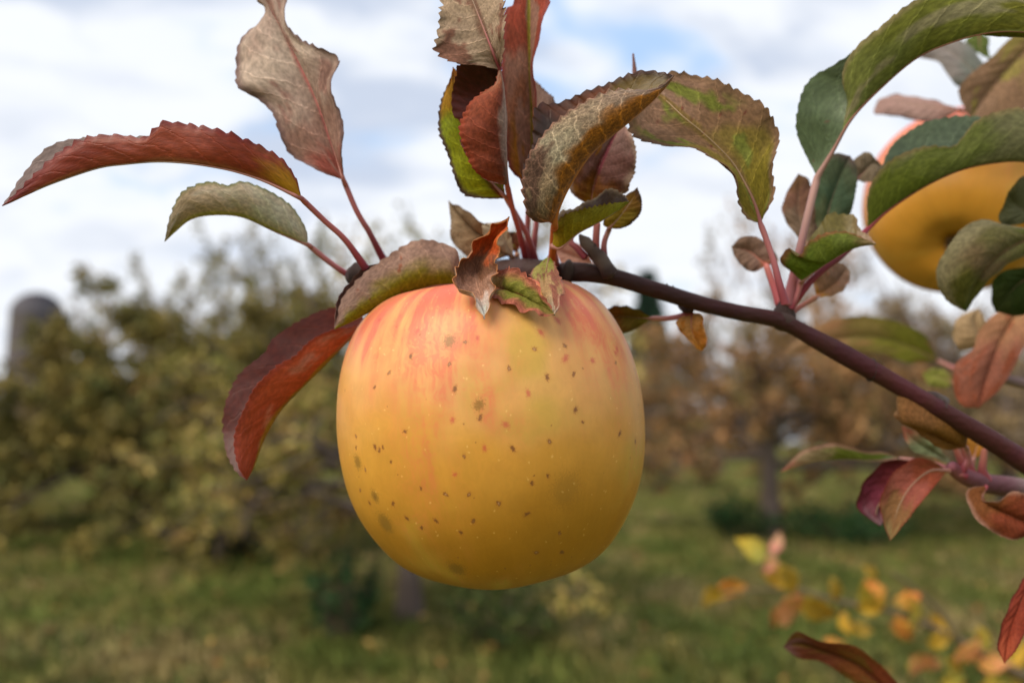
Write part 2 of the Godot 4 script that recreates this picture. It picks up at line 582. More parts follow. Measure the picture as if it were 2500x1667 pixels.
func orchard() -> void:
	var olive := ["6b6230", "7a6a34", "57542c", "80703a", "68643a", "4e562c", "74643a"]
	var rusty := ["86643e", "7a5638", "96704c", "6c5a3a", "a07a52", "5c5a34"]
	var brown := ["7a6a56", "6c5c4a", "84705c", "5e5a40", "8c7650"]
	var mixed := ["7e7438", "6a6a34", "8c7a42", "a48e56", "586232", "7e623a"]
	orchard_tree("apple_tree", 1010, 6.2, {"seed": 1, "h": 2.8, "spread": 1.9, "tones": mixed, "per": 11, "size": 0.05, "floor": 0.12, "limbs": 13, "shoots": 20}, "nearest apple tree, half hidden behind the large apple, with yellowing leaves")
	orchard_tree("apple_tree", 430, 11.6, {"seed": 2, "h": 3.75, "spread": 2.2, "floor": 0.08, "tones": olive, "per": 23, "size": 0.075, "limbs": 13}, "dense olive green apple tree left of the large apple")
	orchard_tree("apple_tree", 30, 13.0, {"seed": 3, "h": 2.5, "spread": 2.2, "floor": 0.08, "tones": olive, "per": 22, "size": 0.075, "limbs": 13}, "low olive apple tree at the left edge in front of the silo")
	orchard_tree("apple_tree", 640, 15.0, {"seed": 4, "h": 5.0, "spread": 2.9, "floor": 0.1, "tones": olive, "per": 19, "size": 0.08, "limbs": 13, "shoots": 26}, "tall apple tree with upright shoots, behind and right of the dense olive one")
	orchard_tree("apple_tree", 1870, 11.5, {"seed": 5, "h": 4.4, "spread": 2.4, "floor": 0.1, "tones": rusty, "per": 13, "size": 0.065, "limbs": 13, "shoots": 22}, "thinly leaved reddish brown apple tree right of the large apple, dark weeds round its trunk")
	orchard_tree("apple_tree", 2430, 13.5, {"seed": 6, "h": 5.2, "spread": 2.9, "floor": 0.1, "tones": brown, "per": 11, "size": 0.07, "limbs": 13, "shoots": 22}, "sparse brown apple tree behind the right edge of the photo")
	orchard_tree("apple_tree", 560, 9.4, {"seed": 11, "h": 2.3, "spread": 1.5, "tones": olive, "per": 14, "size": 0.065, "floor": 0.05, "limbs": 10, "shoots": 8}, "low olive apple tree just left of the hanging rust red leaf")
	orchard_tree("apple_tree", 2180, 14.5, {"seed": 12, "h": 3.6, "spread": 2.2, "tones": rusty, "per": 12, "size": 0.07, "floor": 0.05, "limbs": 10}, "brown apple tree between the reddish one and the sparse one at the right edge")
	orchard_tree("apple_tree", 740, 9.8, {"seed": 14, "h": 3.5, "spread": 1.8, "tones": olive, "per": 13, "size": 0.065, "floor": 0.1, "limbs": 11, "shoots": 16}, "olive apple tree behind the hanging rust red leaf")
	orchard_tree("apple_tree", 300, 17.0, {"seed": 15, "h": 4.3, "spread": 2.6, "tones": brown, "per": 14, "size": 0.085, "floor": 0.05, "limbs": 10, "shoots": 16}, "brownish apple tree right of the silo, behind the dense olive one")
	orchard_tree("apple_tree", 1500, 24.0, {"seed": 7, "h": 4.4, "spread": 3.2, "floor": 0.05, "tones": brown, "per": 14, "size": 0.09}, "brown apple tree farther back between the large apple and the reddish tree")
	orchard_tree("apple_tree", 2150, 22.0, {"seed": 8, "h": 5.0, "spread": 3.4, "floor": 0.05, "tones": rusty, "per": 11, "size": 0.09}, "brown apple tree farther back, right of the reddish one")
	orchard_tree("apple_tree", 900, 23.0, {"seed": 9, "h": 6.2, "spread": 3.4, "floor": 0.05, "tones": brown, "per": 13, "size": 0.09}, "thin brown apple tree far behind the left side of the large apple")
	var far := [[-300, 34, 5.0], [30, 38, 3.4], [330, 36, 6.4], [700, 40, 7.0], [1150, 42, 6.6], [1480, 40, 6.6], [1750, 37, 6.8], [2050, 41, 7.2], [2350, 36, 7.0], [2700, 39, 6.6]]
	var where := ["outside the left edge", "in front of the silo", "right of the silo, over the olive tree", "behind the tall tree with shoots", "behind the large apple", "below the two conifers", "behind the reddish tree", "between the reddish tree and the right edge", "behind the sparse tree at the right", "beyond the right edge"]
	for k in far.size():
		orchard_tree("bare_tree", far[k][0], far[k][1], {"seed": 30 + k, "h": far[k][2], "spread": 3.6, "tones": brown, "per": 8, "size": 0.13, "floor": 0.1, "subs": 8, "bark": "6e625c"}, "nearly bare brown tree of the far row, " + where[k], "tree", "far row of trees")

func woodland() -> void:
	var wood_edge := [[-120, 0], [180, 1], [420, 2], [700, 3], [980, 4], [1250, 5], [1420, 6], [1640, 7], [1860, 8], [2080, 9], [2320, 10], [2560, 11]]
	var spots := ["left of the silo", "right of the silo", "over the left edge of the dense olive tree", "over the dense olive tree", "left of the large apple", "left behind the large apple", "right behind the large apple", "between the conifers and the reddish tree", "over the left side of the reddish tree", "over the right side of the reddish tree", "over the sparse tree at the right", "at the right edge"]
	for k in wood_edge.size():
		orchard_tree("woodland_tree", wood_edge[k][0], 62.0 + 6.0 * sin(k * 2.3), {"seed": 60 + k, "h": (8.5 + 1.3 * sin(k * 1.7)) * (0.62 if k < 2 else 1.0), "spread": 5.6, "tones": ["7a6c5c", "6c6050", "84745c", "5e5a44"], "per": 9, "size": 0.24, "floor": 0.02, "subs": 8, "limbs": 9, "bark": "6e625c"}, "brown woodland tree beyond the field, " + spots[k], "tree", "woodland at the far end of the field")

func weeds_and_grass() -> void:
	var dark := ["22401f", "2c4a22", "1e3a20", "34502a"]
	shrub("weed_clump", 1800, 11.2, 0.6, 0.75, 900, 0.085, dark, 71, "dark green weeds at the foot of the reddish apple tree", "weeds")
	shrub("weed_clump", 2060, 10.8, 0.9, 0.6, 1200, 0.085, dark, 72, "dark green weeds right of the foot of the reddish apple tree", "weeds")
	shrub("weed_clump", 850, 5.6, 0.32, 0.75, 700, 0.06, dark, 73, "dark green weeds below the left side of the large apple", "weeds")
	shrub("weed_clump", 1230, 5.5, 0.5, 0.45, 700, 0.055, ["3a4a20", "4a5426", "2c3c1c"], 74, "green weeds straight below the large apple", "weeds")
	shrub("weed_clump", 560, 9.6, 0.9, 0.5, 900, 0.07, ["3c3a20", "4a4626", "2e3018"], 75, "shaded dry weeds under the dense olive tree", "weeds")
	# grass
	var b := Mb.new()
	var r := RandomNumberGenerator.new()
	r.seed = 91
	for k in 9:
		var an := r.randf() * TAU
		var root := Vector3(cos(an), 0, sin(an)) * r.randf() * 0.06
		var lean := Vector3(cos(an), 0, sin(an)) * r.randf_range(0.03, 0.1)
		var side := Vector3(-sin(an), 0, cos(an)) * 0.006
		var hgt := r.randf_range(0.04, 0.1)
		var q := b.v.size()
		for t in 3:
			var f := t / 2.0
			var c := root + lean * f * f + Vector3(0, hgt * f, 0)
			for s in 2:
				b.v.append(c + side * (1.0 if s else -1.0) * (1.0 - f * 0.85))
				b.n.append((Vector3(cos(an), 0.9, sin(an))).normalized())
				b.uv.append(Vector2(s, f))
				b.c.append(Color.WHITE)
		b.ix.append_array(PackedInt32Array([q, q + 2, q + 3, q, q + 3, q + 1, q + 2, q + 4, q + 5, q + 2, q + 5, q + 3]))
	var tuft := b.mesh(M.grass_blade)
	var places := []
	var tints := PackedColorArray()
	var tones := ["586430", "666c36", "74703c", "847a4a", "4c5a2e", "94845a"]
	for k in 42000:
		var d := 1.6 + 32.0 * pow(r.randf(), 1.7)
		var p := Vector3(r.randf_range(-0.85, 0.85) * (d + 1.5), 0, -d)
		p.y = 0.05 * nz.get_noise_2d(p.x * 8.0, p.z * 8.0) - 0.04
		var dry := nz.get_noise_2d(p.x * 70.0, p.z * 40.0) * 2.2 + 0.42
		var c := hx(tones[clampi(int(dry * 3.0 + r.randf() * 3.0), 0, 5)]) * r.randf_range(1.0, 1.6)
		tints.append(Color(c.r, c.g, c.b))
		places.append(Transform3D(Basis(Vector3.UP, r.randf() * TAU) * (0.75 + r.randf() * 0.8), p))
	scatter("grass", self, tuft, places, tints)
	places = []
	tints = PackedColorArray()
	for k in 700:
		var d := 1.8 + 16.0 * pow(r.randf(), 1.4)
		places.append(Transform3D(Basis.from_euler(Vector3(r.randf_range(-0.5, 0.5), r.randf() * TAU, r.randf_range(-0.5, 0.5))) * 0.07, Vector3(r.randf_range(-0.7, 0.7) * (d + 1.0), r.randf_range(0.04, 0.12), -d)))
		var c := hx(["a08038", "8a5c30", "b09050", "9a7248"][r.randi() % 4])
		tints.append(Color(c.r, c.g, c.b))
	scatter("fallen_leaves", self, M.kite_mesh, places, tints)

func apples() -> void:
	var turn := Basis(Vector3(1, 0, 0), upw(), -fwd()) * Basis(Vector3(0, 0, 1), deg_to_rad(6.0))
	var sc := 0.235 / FOCAL * 0.982
	var where := at(1204, 1056, 0.235)
	apple(where, turn, sc, "large yellow apple with red blush and brown specks in the middle", M.apple, at(1262, 662, 0.236) - where)
	var foot := (Vector3(1, 0, 0) * -0.41 - upw() * 0.63 - fwd() * 0.66).normalized()
	var side := foot.cross(Vector3(1, 0, 0)).normalized()
	var t2 := Basis(side.cross(-foot) * -1.0, -foot, side).orthonormalized() * Basis(Vector3(0, 1, 0), 2.2)
	var w2 := at(2336, 497, 0.37)
	apple(w2, t2, 0.0406 / 375.0, "second yellow apple behind green leaves at the upper right, its dark eye showing", M.apple_red, at(2560, 60, 0.33) - w2)

# ------------------------------------------------------------------ the apple
const PROFILE := [0, 285, 42, 300, 95, 338, 165, 364, 240, 346, 306, 288, 352, 190, 374, 70, 371, -50, 349, -145, 306, -228, 255, -288, 192, -324, 130, -336, 72, -318, 30, -294, 0, -286]
const SPOTS := [432, 350, 28, 0, 488, 335, 20, 0, 408, 375, 21, 0, 390, 398, 21, 0, 426, 475, 21, 0, 496, 462, 28, 0, 389, 500, 29, 0, 394, 505, 25, 0, 399, 500, 19, 0, 407, 525, 20, 0, 369, 540, 22, 0, 526, 388, 24, 0, 553, 360, 26, 0, 586, 360, 24, 0, 588, 410, 22, 0, 589, 492, 20, 0, 554, 515, 27, 0, 521, 518, 27, 0, 479, 522, 19, 0, 435, 570, 20, 0, 458, 582, 24, 0, 479, 585, 23, 0, 504, 605, 29, 0, 479, 632, 25, 0, 465, 652, 24, 0, 443, 628, 24, 0, 425, 642, 26, 0, 529, 630, 26, 0, 550, 570, 21, 0, 535, 578, 27, 0, 636, 525, 28, 0, 667, 548, 30, 0, 476, 412, 28, 0, 350, 580, 22, 0, 360, 482, 22, 0, 362, 602, 26, 0, 399, 598, 26, 0, 411, 625, 27, 0, 539, 712, 29, 0, 564, 680, 22, 0, 572, 725, 30, 0, 358, 502, 19, 0, 375, 588, 19, 0, 560, 410, 30, 0, 583, 470, 30, 0, 651, 402, 22, 0, 472, 370, 20, 0, 367, 270, 27, 2, 500, 330, 22, 2, 588, 312, 38, 2, 583, 382, 33, 2, 664, 378, 32, 2, 540, 432, 26, 2, 517, 478, 30, 2, 472, 462, 25, 2, 657, 385, 35, 2, 436, 305, 30, 2, 469, 550, 22, 2, 497, 512, 26, 2, 615, 392, 34, 2, 564, 332, 31, 2, 376, 640, 110, 1, 472, 330, 60, 1, 568, 600, 160, 1, 357, 528, 70, 1, 375, 588, 60, 1, 496, 442, 50, 1, 446, 735, 90, 1]

func apple_profile(count: int) -> PackedVector3Array:
	var p := PackedVector3Array()
	for k in PROFILE.size() / 2: p.append(Vector3(PROFILE[2 * k], PROFILE[2 * k + 1], 0))
	return catmull(p, count)

func apple_skin(scale: float) -> ArrayMesh:
	var nu := 160
	var nv := 110
	var prof := apple_profile(nv)
	var b := Mb.new()
	for i in nv + 1:
		for j in nu + 1:
			var an := (float(j % nu) / nu - 0.5) * TAU
			var low := smoothstep(150.0, -330.0, prof[i].y)
			var high := smoothstep(150.0, 360.0, prof[i].y)
			var d := Vector3(sin(an), 0, cos(an))
			var lob := 1.0 + 0.008 * cos(5.0 * an + 0.6) * low + 0.02 * cos(3.0 * an - 0.8) * high * 0.5 + 0.02 * nz.get_noise_3dv(d * 14.0 + Vector3(0, prof[i].y * 0.03, 0))
			b.v.append((d * prof[i].x * lob + Vector3(0, prof[i].y * (1.0 + 0.02 * sin(an + 0.9) * low + 0.004 * sin(5.0 * an + 2.2) * low), 0)) * scale)
			b.uv.append(Vector2(float(j) / nu, float(i) / nv))
	for i in nv + 1:
		for j in nu + 1:
			var jm := posmod(j - 1, nu)
			var jp := (j + 1) % nu
			var di := b.v[mini(i + 1, nv) * (nu + 1) + j] - b.v[maxi(i - 1, 0) * (nu + 1) + j]
			var dj := b.v[i * (nu + 1) + jp] - b.v[i * (nu + 1) + jm]
			var n := di.cross(dj).normalized()
			if n.length() < 0.5: n = Vector3.UP if i == 0 else Vector3.DOWN
			b.n.append(n)
			b.c.append(Color.WHITE)
	for i in nv:
		for j in nu:
			var q := i * (nu + 1) + j
			b.ix.append_array(PackedInt32Array([q, q + 1, q + nu + 2, q, q + nu + 2, q + nu + 1]))
	return b.mesh(null)

func apple_material(seedling: int, w: int, spots: Array, rosy := 0.0) -> StandardMaterial3D:
	var h := w / 2
	var im := Image.create_empty(w, h, false, Image.FORMAT_RGB8)
	var prof := apple_profile(h)
	var st := FastNoiseLite.new()
	st.seed = seedling
	st.fractal_octaves = 4
	st.frequency = 0.02
	var soft := FastNoiseLite.new()
	soft.seed = seedling + 3
	soft.fractal_octaves = 3
	soft.frequency = 0.011
	var yellow := Color8(202, 146, 58).srgb_to_linear()
	var pale := Color8(216, 164, 98).srgb_to_linear()
	var gold := Color8(172, 116, 22).srgb_to_linear()
	var lime := Color8(186, 152, 58).srgb_to_linear()
	var blush := Color8(206, 98, 72).srgb_to_linear()
	var deep := Color8(186, 70, 72).srgb_to_linear()
	for y in h:
		var yn := prof[y].y / 362.0
		var cavity: float = smoothstep(160.0, 60.0, prof[y].x) if yn > 0 else 0.0
		for x in w:
			var an := ((x + 0.5) / w - 0.5) * TAU
			var cx := cos(an)
			var sx := sin(an)
			var m0 := soft.get_noise_3d(cx * 200.0, yn * 300.0, sx * 200.0 + 50.0)
			var s1 := st.get_noise_3d(cx * 330.0, yn * 70.0, sx * 330.0)
			var s2 := st.get_noise_3d(cx * 1500.0 + 300.0 * m0, yn * 150.0, sx * 1500.0)
			var m := soft.get_noise_3d(cx * 110.0, yn * 120.0, sx * 110.0)
			var m2 := soft.get_noise_3d(cx * 420.0, yn * 420.0 + 99.0, sx * 420.0)
			var c := yellow.lerp(pale, smoothstep(-0.1, 0.6, yn + 0.35 * m)).lerp(gold, smoothstep(0.1, -0.75, yn + 0.2 * m))
			c = c.lerp(lime, clampf(0.75 * smoothstep(0.1, 0.6, m + 0.5 * exp(-pow((an - 0.36) / 0.24, 2.0)) * smoothstep(-0.1, 0.6, yn) + 0.15 * smoothstep(0.3, 1.1, an) - 0.1), 0, 1))
			var gap := exp(-pow((an - 0.34) / 0.2, 2.0)) * smoothstep(0.98, 0.8, yn)
			var red := smoothstep(0.1, 1.3, yn + 0.55 * s1 + 0.6 * m)
			red += 0.75 * exp(-pow((an + 0.36 + 0.1 * m) / 0.2, 2.0)) * smoothstep(-0.55, 0.1, yn) * clampf(0.55 + 1.5 * s1 + 0.7 * s2, 0, 1)
			red += 0.55 * exp(-pow((an - 0.85) / 0.22, 2.0)) * smoothstep(-0.3, 0.5, yn) * clampf(0.5 + 1.4 * s1 + 0.6 * s2, 0, 1)
			red += 0.35 * smoothstep(0.1, 0.5, m) * clampf(0.4 + 1.2 * s1 + 0.8 * s2, 0, 1)
			red += rosy * smoothstep(-1.0, 0.1, yn) * (0.8 + 0.6 * s1)
			red *= 1.0 - 0.85 * gap
			red = clampf(red * (0.8 + 0.6 * s2 + 0.5 * m0), 0, 1)
			c = c.lerp(blush, clampf(red * 0.62 + 0.16 * smoothstep(-0.3, 0.9, yn + 0.5 * m0) * (1.0 - gap), 0, 0.8))
			c = c.lerp(deep, clampf(0.55 * rosy * smoothstep(-0.62, 0.05, yn + 0.3 * s1 + 0.25 * m), 0, 1))
			c = c.lerp(yellow * 1.15, 0.5 * rosy * smoothstep(-0.3, -0.7, yn))
			c = c.lerp(deep, 0.42 * smoothstep(0.72, 1.02, yn + 0.35 * s1 + 0.2 * m2) * (1.0 - 0.8 * gap))
			c = c.lerp(Color8(170, 130, 60).srgb_to_linear(), 0.8 * cavity)
			var g := 1.0 + 0.09 * m2 + 0.06 * s2
			im.set_pixel(x, y, Color(c.r * g, c.g * g, c.b * g).linear_to_srgb())
	# lenticels and russet: u, v, radius (thousandths), kind
	for q in spots:
		var px: float = q[0] * w
		var py: float = q[1] * h
		var rad: float = q[2] * w
		var yn: float = prof[clampi(int(py), 0, h)].x / 374.0
		rad *= 0.62 if q[3] == 0 else 1.0
		var wide := rad / maxf(yn, 0.25)
		var kind: int = q[3]
		for dy in range(-int(rad * 2.4) - 1, int(rad * 2.4) + 2):
			for dx in range(-int(wide * 2.4) - 1, int(wide * 2.4) + 2):
				var X := posmod(int(px) + dx, w)
				var Y := clampi(int(py) + dy, 0, h - 1)
				var ox := (int(px) + dx + 0.5 - px) / wide
				var oy := (int(py) + dy + 0.5 - py) / rad
				var tilt := 3.0 * st.get_noise_2d(px * 31.0, py * 17.0)
				var long := 1.0 if kind == 1 else 1.15 + 0.5 * absf(st.get_noise_2d(px * 13.0 + 50.0, py * 7.0)) * 2.0
				var d := Vector2((ox * cos(tilt) + oy * sin(tilt)) * 1.1, (oy * cos(tilt) - ox * sin(tilt)) / long).length()
				d *= 1.0 + 0.8 * st.get_noise_2d(X * 17.0, Y * 17.0)
				var c := im.get_pixel(X, Y)
				if kind == 0:      # an open lenticel: corky rim and, in some, a pale heart
					var heart := 0.85 * smoothstep(-0.1, 0.15, st.get_noise_2d(px * 5.0 + 7.0, py * 5.0))
					c = c.lerp(Color8(176, 104, 48), 0.3 * smoothstep(2.0, 1.0, d))
					c = c.lerp(Color8(116, 72, 38), 0.8 * smoothstep(1.25, 0.6, d))
					c = c.lerp(Color8(190, 148, 108), heart * smoothstep(0.6, 0.25, d))
				elif kind == 1:    # a russet patch
					var grain := 0.5 + 0.7 * st.get_noise_2d(X * 22.0, Y * 22.0)
					c = c.lerp(Color8(126, 92, 36), clampf((0.72 if q[2] < 0.012 else 0.3) * smoothstep(1.2, 0.5, d) * (0.55 + grain * 0.7), 0, 0.85))
				elif kind == 2:    # a red fleck
					c = c.lerp(Color8(186, 72, 62), 0.6 * smoothstep(1.3, 0.1, d))
				else:              # a faint pale dot
					c = c.lerp(Color8(238, 200, 130), 0.5 * smoothstep(1.2, 0.3, d))
				im.set_pixel(X, Y, c)
	var mat := StandardMaterial3D.new()
	mat.resource_name = "apple_skin"
	mat.albedo_texture = ImageTexture.create_from_image(im)
	mat.roughness = 0.43
	mat.metallic_specular = 0.42
	mat.heightmap_enabled = true
	mat.heightmap_texture = M.twig.heightmap_texture
	mat.heightmap_scale = 0.012
	mat.subsurf_scatter_enabled = true
	mat.subsurf_scatter_strength = 0.08
	return mat

func apple(where: Vector3, turn: Basis, scale: float, label: String, mat: Material, stem_to: Vector3) -> Node3D:
	var o := thing("apple", where, label, "apple")
	var skin := part("skin", apple_skin(scale), o, mat)
	skin.basis = turn
	var b := Mb.new()
	var root := turn * Vector3(0, 284 * scale, 0)
	var p := catmull(PackedVector3Array([root, root + turn * Vector3(0, 60 * scale, 0), (root + stem_to) * 0.5 + Vector3(0.001, 0.002, 0), stem_to]), 16)
	tube(b, p, radii([0.0016, 0.0012, 0.0013, 0.002], 16), 10, [hx("5a4a2c"), hx("6a4436"), hx("4e332c")], 0.1)
	part("stem", b.mesh(M.stem), o)
	var s := Mb.new()
	for k in 5:
		var an := TAU * k / 5.0 + 0.4
		var d := Vector3(sin(an), 0, cos(an))
		var q := PackedVector3Array()
		for f in 7:
			var t := f / 6.0
			q.append(turn * ((d * (10 + 34 * t - 16 * t * t) + Vector3(0, -300 - 34 * t + 12 * t * t, 0)) * scale))
		tube(s, q, radii([0.0016, 0.0014, 0.0004], 6), 6, [hx("4a3a22"), hx("5a4630")], 0.2)
	part("calyx", s.mesh(M.stem), o)
	return o

# ------------------------------------------------------------------ trees of the orchard
func kite() -> ArrayMesh:
	var b := Mb.new()
	var p := [Vector3(0, 0, 0), Vector3(-0.3, 0.12, 0.45), Vector3(0, 0, 0.5), Vector3(0.3, 0.12, 0.45), Vector3(0, -0.08, 1.0)]
	for t in [[0, 1, 2], [0, 2, 3], [1, 4, 2], [2, 4, 3]]:
		var n: Vector3 = (p[t[1]] - p[t[0]]).cross(p[t[2]] - p[t[0]]).normalized()
		for k in t:
			b.ix.append(b.v.size())
			b.v.append(p[k]); b.n.append(n); b.uv.append(Vector2.ZERO); b.c.append(Color.WHITE)
	return b.mesh(M.far_leaf)

func scatter(called: String, parent: Node, mesh: Mesh, places: Array, tints: PackedColorArray) -> MultiMeshInstance3D:
	var m := MultiMesh.new()
	m.transform_format = MultiMesh.TRANSFORM_3D
	m.use_colors = true
	m.mesh = mesh
	m.instance_count = places.size()
	for i in places.size():
		m.set_instance_transform(i, places[i])
		m.set_instance_color(i, tints[i])
	var o := MultiMeshInstance3D.new()
	o.name = numbered(called) if parent == self else called
	o.multimesh = m
	o.set_meta("kind", "stuff")
	parent.add_child(o, true)
	return o

func any_dir(r: RandomNumberGenerator) -> Vector3:
	return Vector3(r.randfn(), r.randfn(), r.randfn()).normalized()

func bent(a: Vector3, b: Vector3, sag: Vector3, n: int) -> PackedVector3Array:
	var p := PackedVector3Array()
	for i in n + 1:
		var t := float(i) / n
		p.append(a.lerp(b, t) + sag * sin(PI * t))
	return p

# o: seed, h, spread, limbs, per (leaves on a twig), size, tones, bark, floor (height of the lowest foliage), shoots, twigs
func orchard_tree(called: String, px: float, dist: float, o: Dictionary, label: String, category := "apple tree", group := "trees of the orchard") -> Node3D:
	var r := RandomNumberGenerator.new()
	r.seed = o.seed
	var root := thing(called, Vector3((px - 1250.0) / FOCAL * dist, -0.02, -dist), label, category, group)
	var h: float = o.h
	var sp: float = o.spread
	var wood := Mb.new()
	var limb := Mb.new()
	var twig := Mb.new()
	var bark := [hx(o.get("bark", "6a5e58")), hx(o.get("bark", "6a5e58")) * 1.1]
	var top := Vector3(r.randf_range(-0.1, 0.1), h * 0.42, r.randf_range(-0.1, 0.1))
	var tr: float = 0.028 * h
	tube(wood, bent(Vector3.ZERO, top, Vector3(r.randf_range(-0.08, 0.08), 0, r.randf_range(-0.08, 0.08)), 8), radii([tr * 1.5, tr, tr * 0.85, tr * 0.6], 8), 10, bark, 0.15)
	var tips := []
	var limbs: int = o.get("limbs", 8)
	for k in limbs:
		var an := TAU * (k + r.randf_range(-0.3, 0.3)) / limbs
		var rise := fposmod(k * 0.618 + r.randf_range(-0.1, 0.1), 1.0)
		var out := sp * r.randf_range(0.55, 0.9) * (1.2 - 0.55 * rise)
		var a := top * r.randf_range(0.5, 1.0)
		var e := Vector3(cos(an) * out, h * lerpf(o.get("floor", 0.22), 0.93, rise), sin(an) * out)
		var lp := bent(a, e, Vector3(cos(an), 0.5, sin(an)) * sp * r.randf_range(0.05, 0.2), 8)
		tube(limb, lp, radii([tr * 0.55, tr * 0.34, tr * 0.12], 8), 6, bark, 0.0, false)
		for q in o.get("subs", 9):
			var f := r.randf_range(0.25, 1.0)
			var s0 := lp[mini(int(f * 8), 8)]
			var dir := (any_dir(r) + Vector3(cos(an), 0.35, sin(an)) * 0.8).normalized()
			var s1 := s0 + dir * sp * r.randf_range(0.18, 0.42)
			s1.y = maxf(s1.y, h * 0.05)
			var spn := bent(s0, s1, Vector3(0, r.randf_range(-0.05, 0.12) * sp, 0), 4)
			tube(twig, spn, radii([tr * 0.16, tr * 0.1, tr * 0.05], 4), 4, bark, 0.0, false)
			for w in o.get("twigs", 6):
				var t0 := spn[r.randi_range(1, 4)]
				var d2 := (any_dir(r) * 0.8 + dir * 0.5 + Vector3(0, 0.35, 0)).normalized()
				var t1 := t0 + d2 * sp * r.randf_range(0.08, 0.2)
				tips.append([t0, t1])
				tube(twig, PackedVector3Array([t0, (t0 + t1) * 0.5 + any_dir(r) * 0.02, t1]), PackedFloat32Array([tr * 0.06, tr * 0.045, tr * 0.02]), 3, bark, 0.0, false)
	for k in o.get("shoots", 14):      # upright shoots above the crown, with few leaves
		var an := r.randf() * TAU
		var out := sp * r.randf_range(0.05, 0.65)
		var t0 := Vector3(cos(an) * out, h * r.randf_range(0.72, 0.9) - out * 0.15, sin(an) * out)
		var t1 := t0 + Vector3(r.randf_range(-0.12, 0.12), r.randf_range(0.14, 0.3), r.randf_range(-0.12, 0.12)) * h
		tube(twig, bent(t0, t1, any_dir(r) * 0.04, 4), radii([tr * 0.1, tr * 0.07, tr * 0.03], 4), 4, bark, 0.0, false)
		tips.append([t0.lerp(t1, 0.2), t1])
	part("trunk", wood.mesh(M.bark), root)
	part("limbs", limb.mesh(M.bark), root)
	part("twigs", twig.mesh(M.bark), root).set_meta("kind", "stuff")
	var places := []
	var tints := PackedColorArray()
	var tones: Array = o.tones
	var size: float = o.get("size", 0.07) * 1.3
	for tp in tips:
		var tone: Color = hx(tones[r.randi() % tones.size()])
		var bare: float = r.randf()
		for q in int(o.get("per", 9) * 2.0 * (0.4 + bare * 1.2)):
			var p: Vector3 = tp[0].lerp(tp[1], pow(r.randf(), 0.7)) + any_dir(r) * size * 0.8
			var z := (any_dir(r) + Vector3(0, -0.3, 0)).normalized()
			var x := z.cross(any_dir(r)).normalized()
			var s := size * r.randf_range(0.6, 1.25)
			places.append(Transform3D(Basis(x, z.cross(x), z) * s, p))
			var c := tone.lerp(hx(tones[r.randi() % tones.size()]), 0.45) * r.randf_range(0.75, 1.75)
			tints.append(Color(c.r, c.g, c.b))
	scatter("crown", root, M.kite_mesh, places, tints)
	return root

func conifer(px: float, dist: float, h: float, seedling: int, label: String) -> void:
	var r := RandomNumberGenerator.new()
	r.seed = seedling
	var root := thing("conifer", Vector3((px - 1250.0) / FOCAL * dist, 0, -dist), label, "conifer", "")
	var b := Mb.new()
	tube(b, PackedVector3Array([Vector3.ZERO, Vector3(0, h * 0.5, 0), Vector3(0, h, 0)]), PackedFloat32Array([h * 0.02, h * 0.012, 0.02]), 8, [hx("4a3c34")])
	part("trunk", b.mesh(M.bark), root)
	var places := []
	var tints := PackedColorArray()
	for k in 2600:
		var f := pow(r.randf(), 0.8)
		var an := r.randf() * TAU
		var tier := 0.72 + 0.28 * fposmod(f * 11.0 + 0.13 * sin(an * 3.0), 1.0)
		var out := h * 0.2 * (1.0 - f) * tier * r.randf_range(0.45, 1.05) + 0.05
		var p := Vector3(cos(an) * out, h * (0.07 + 0.93 * f) - out * 0.3, sin(an) * out)
		var z := (Vector3(cos(an), -0.45, sin(an)) + any_dir(r) * 0.4).normalized()
		var x := z.cross(any_dir(r)).normalized()
		places.append(Transform3D(Basis(x, z.cross(x), z) * h * 0.05 * r.randf_range(0.7, 1.3), p))
		var c := hx("2c4234") * r.randf_range(0.7, 1.4)
		tints.append(Color(c.r, c.g, c.b))
	scatter("crown", root, M.kite_mesh, places, tints)

func shrub(called: String, px: float, dist: float, w: float, h: float, count: int, size: float, tones: Array, seedling: int, label: String, category := "shrub") -> void:
	var r := RandomNumberGenerator.new()
	r.seed = seedling
	var root := thing(called, Vector3((px - 1250.0) / FOCAL * dist, 0, -dist), label, category)
	var b := Mb.new()
	var places := []
	var tints := PackedColorArray()
	var stems := 26
	for k in stems:
		var an := r.randf() * TAU
		var out := w * sqrt(r.randf())
		var e := Vector3(cos(an) * out, h * r.randf_range(0.55, 1.05) * (1.0 - 0.45 * out / w), sin(an) * out)
		var s := Vector3(cos(an) * out * 0.35, 0, sin(an) * out * 0.35)
		tube(b, bent(s, e, Vector3(0, 0.06 * h, 0), 4), radii([0.012, 0.008, 0.003], 4), 4, [hx("5c5040")], 0.0, false)
		for q in count / stems:
			var p := s.lerp(e, pow(r.randf(), 0.6)) + any_dir(r) * w * 0.16
			p.y = maxf(p.y, 0.02)
			var z := any_dir(r)
			var x := z.cross(any_dir(r)).normalized()
			places.append(Transform3D(Basis(x, z.cross(x), z) * size * r.randf_range(0.6, 1.3), p))
			var c := hx(tones[r.randi() % tones.size()]) * r.randf_range(0.6, 1.3)
			tints.append(Color(c.r, c.g, c.b))
	part("stems", b.mesh(M.bark), root)
	scatter("foliage", root, M.kite_mesh, places, tints)

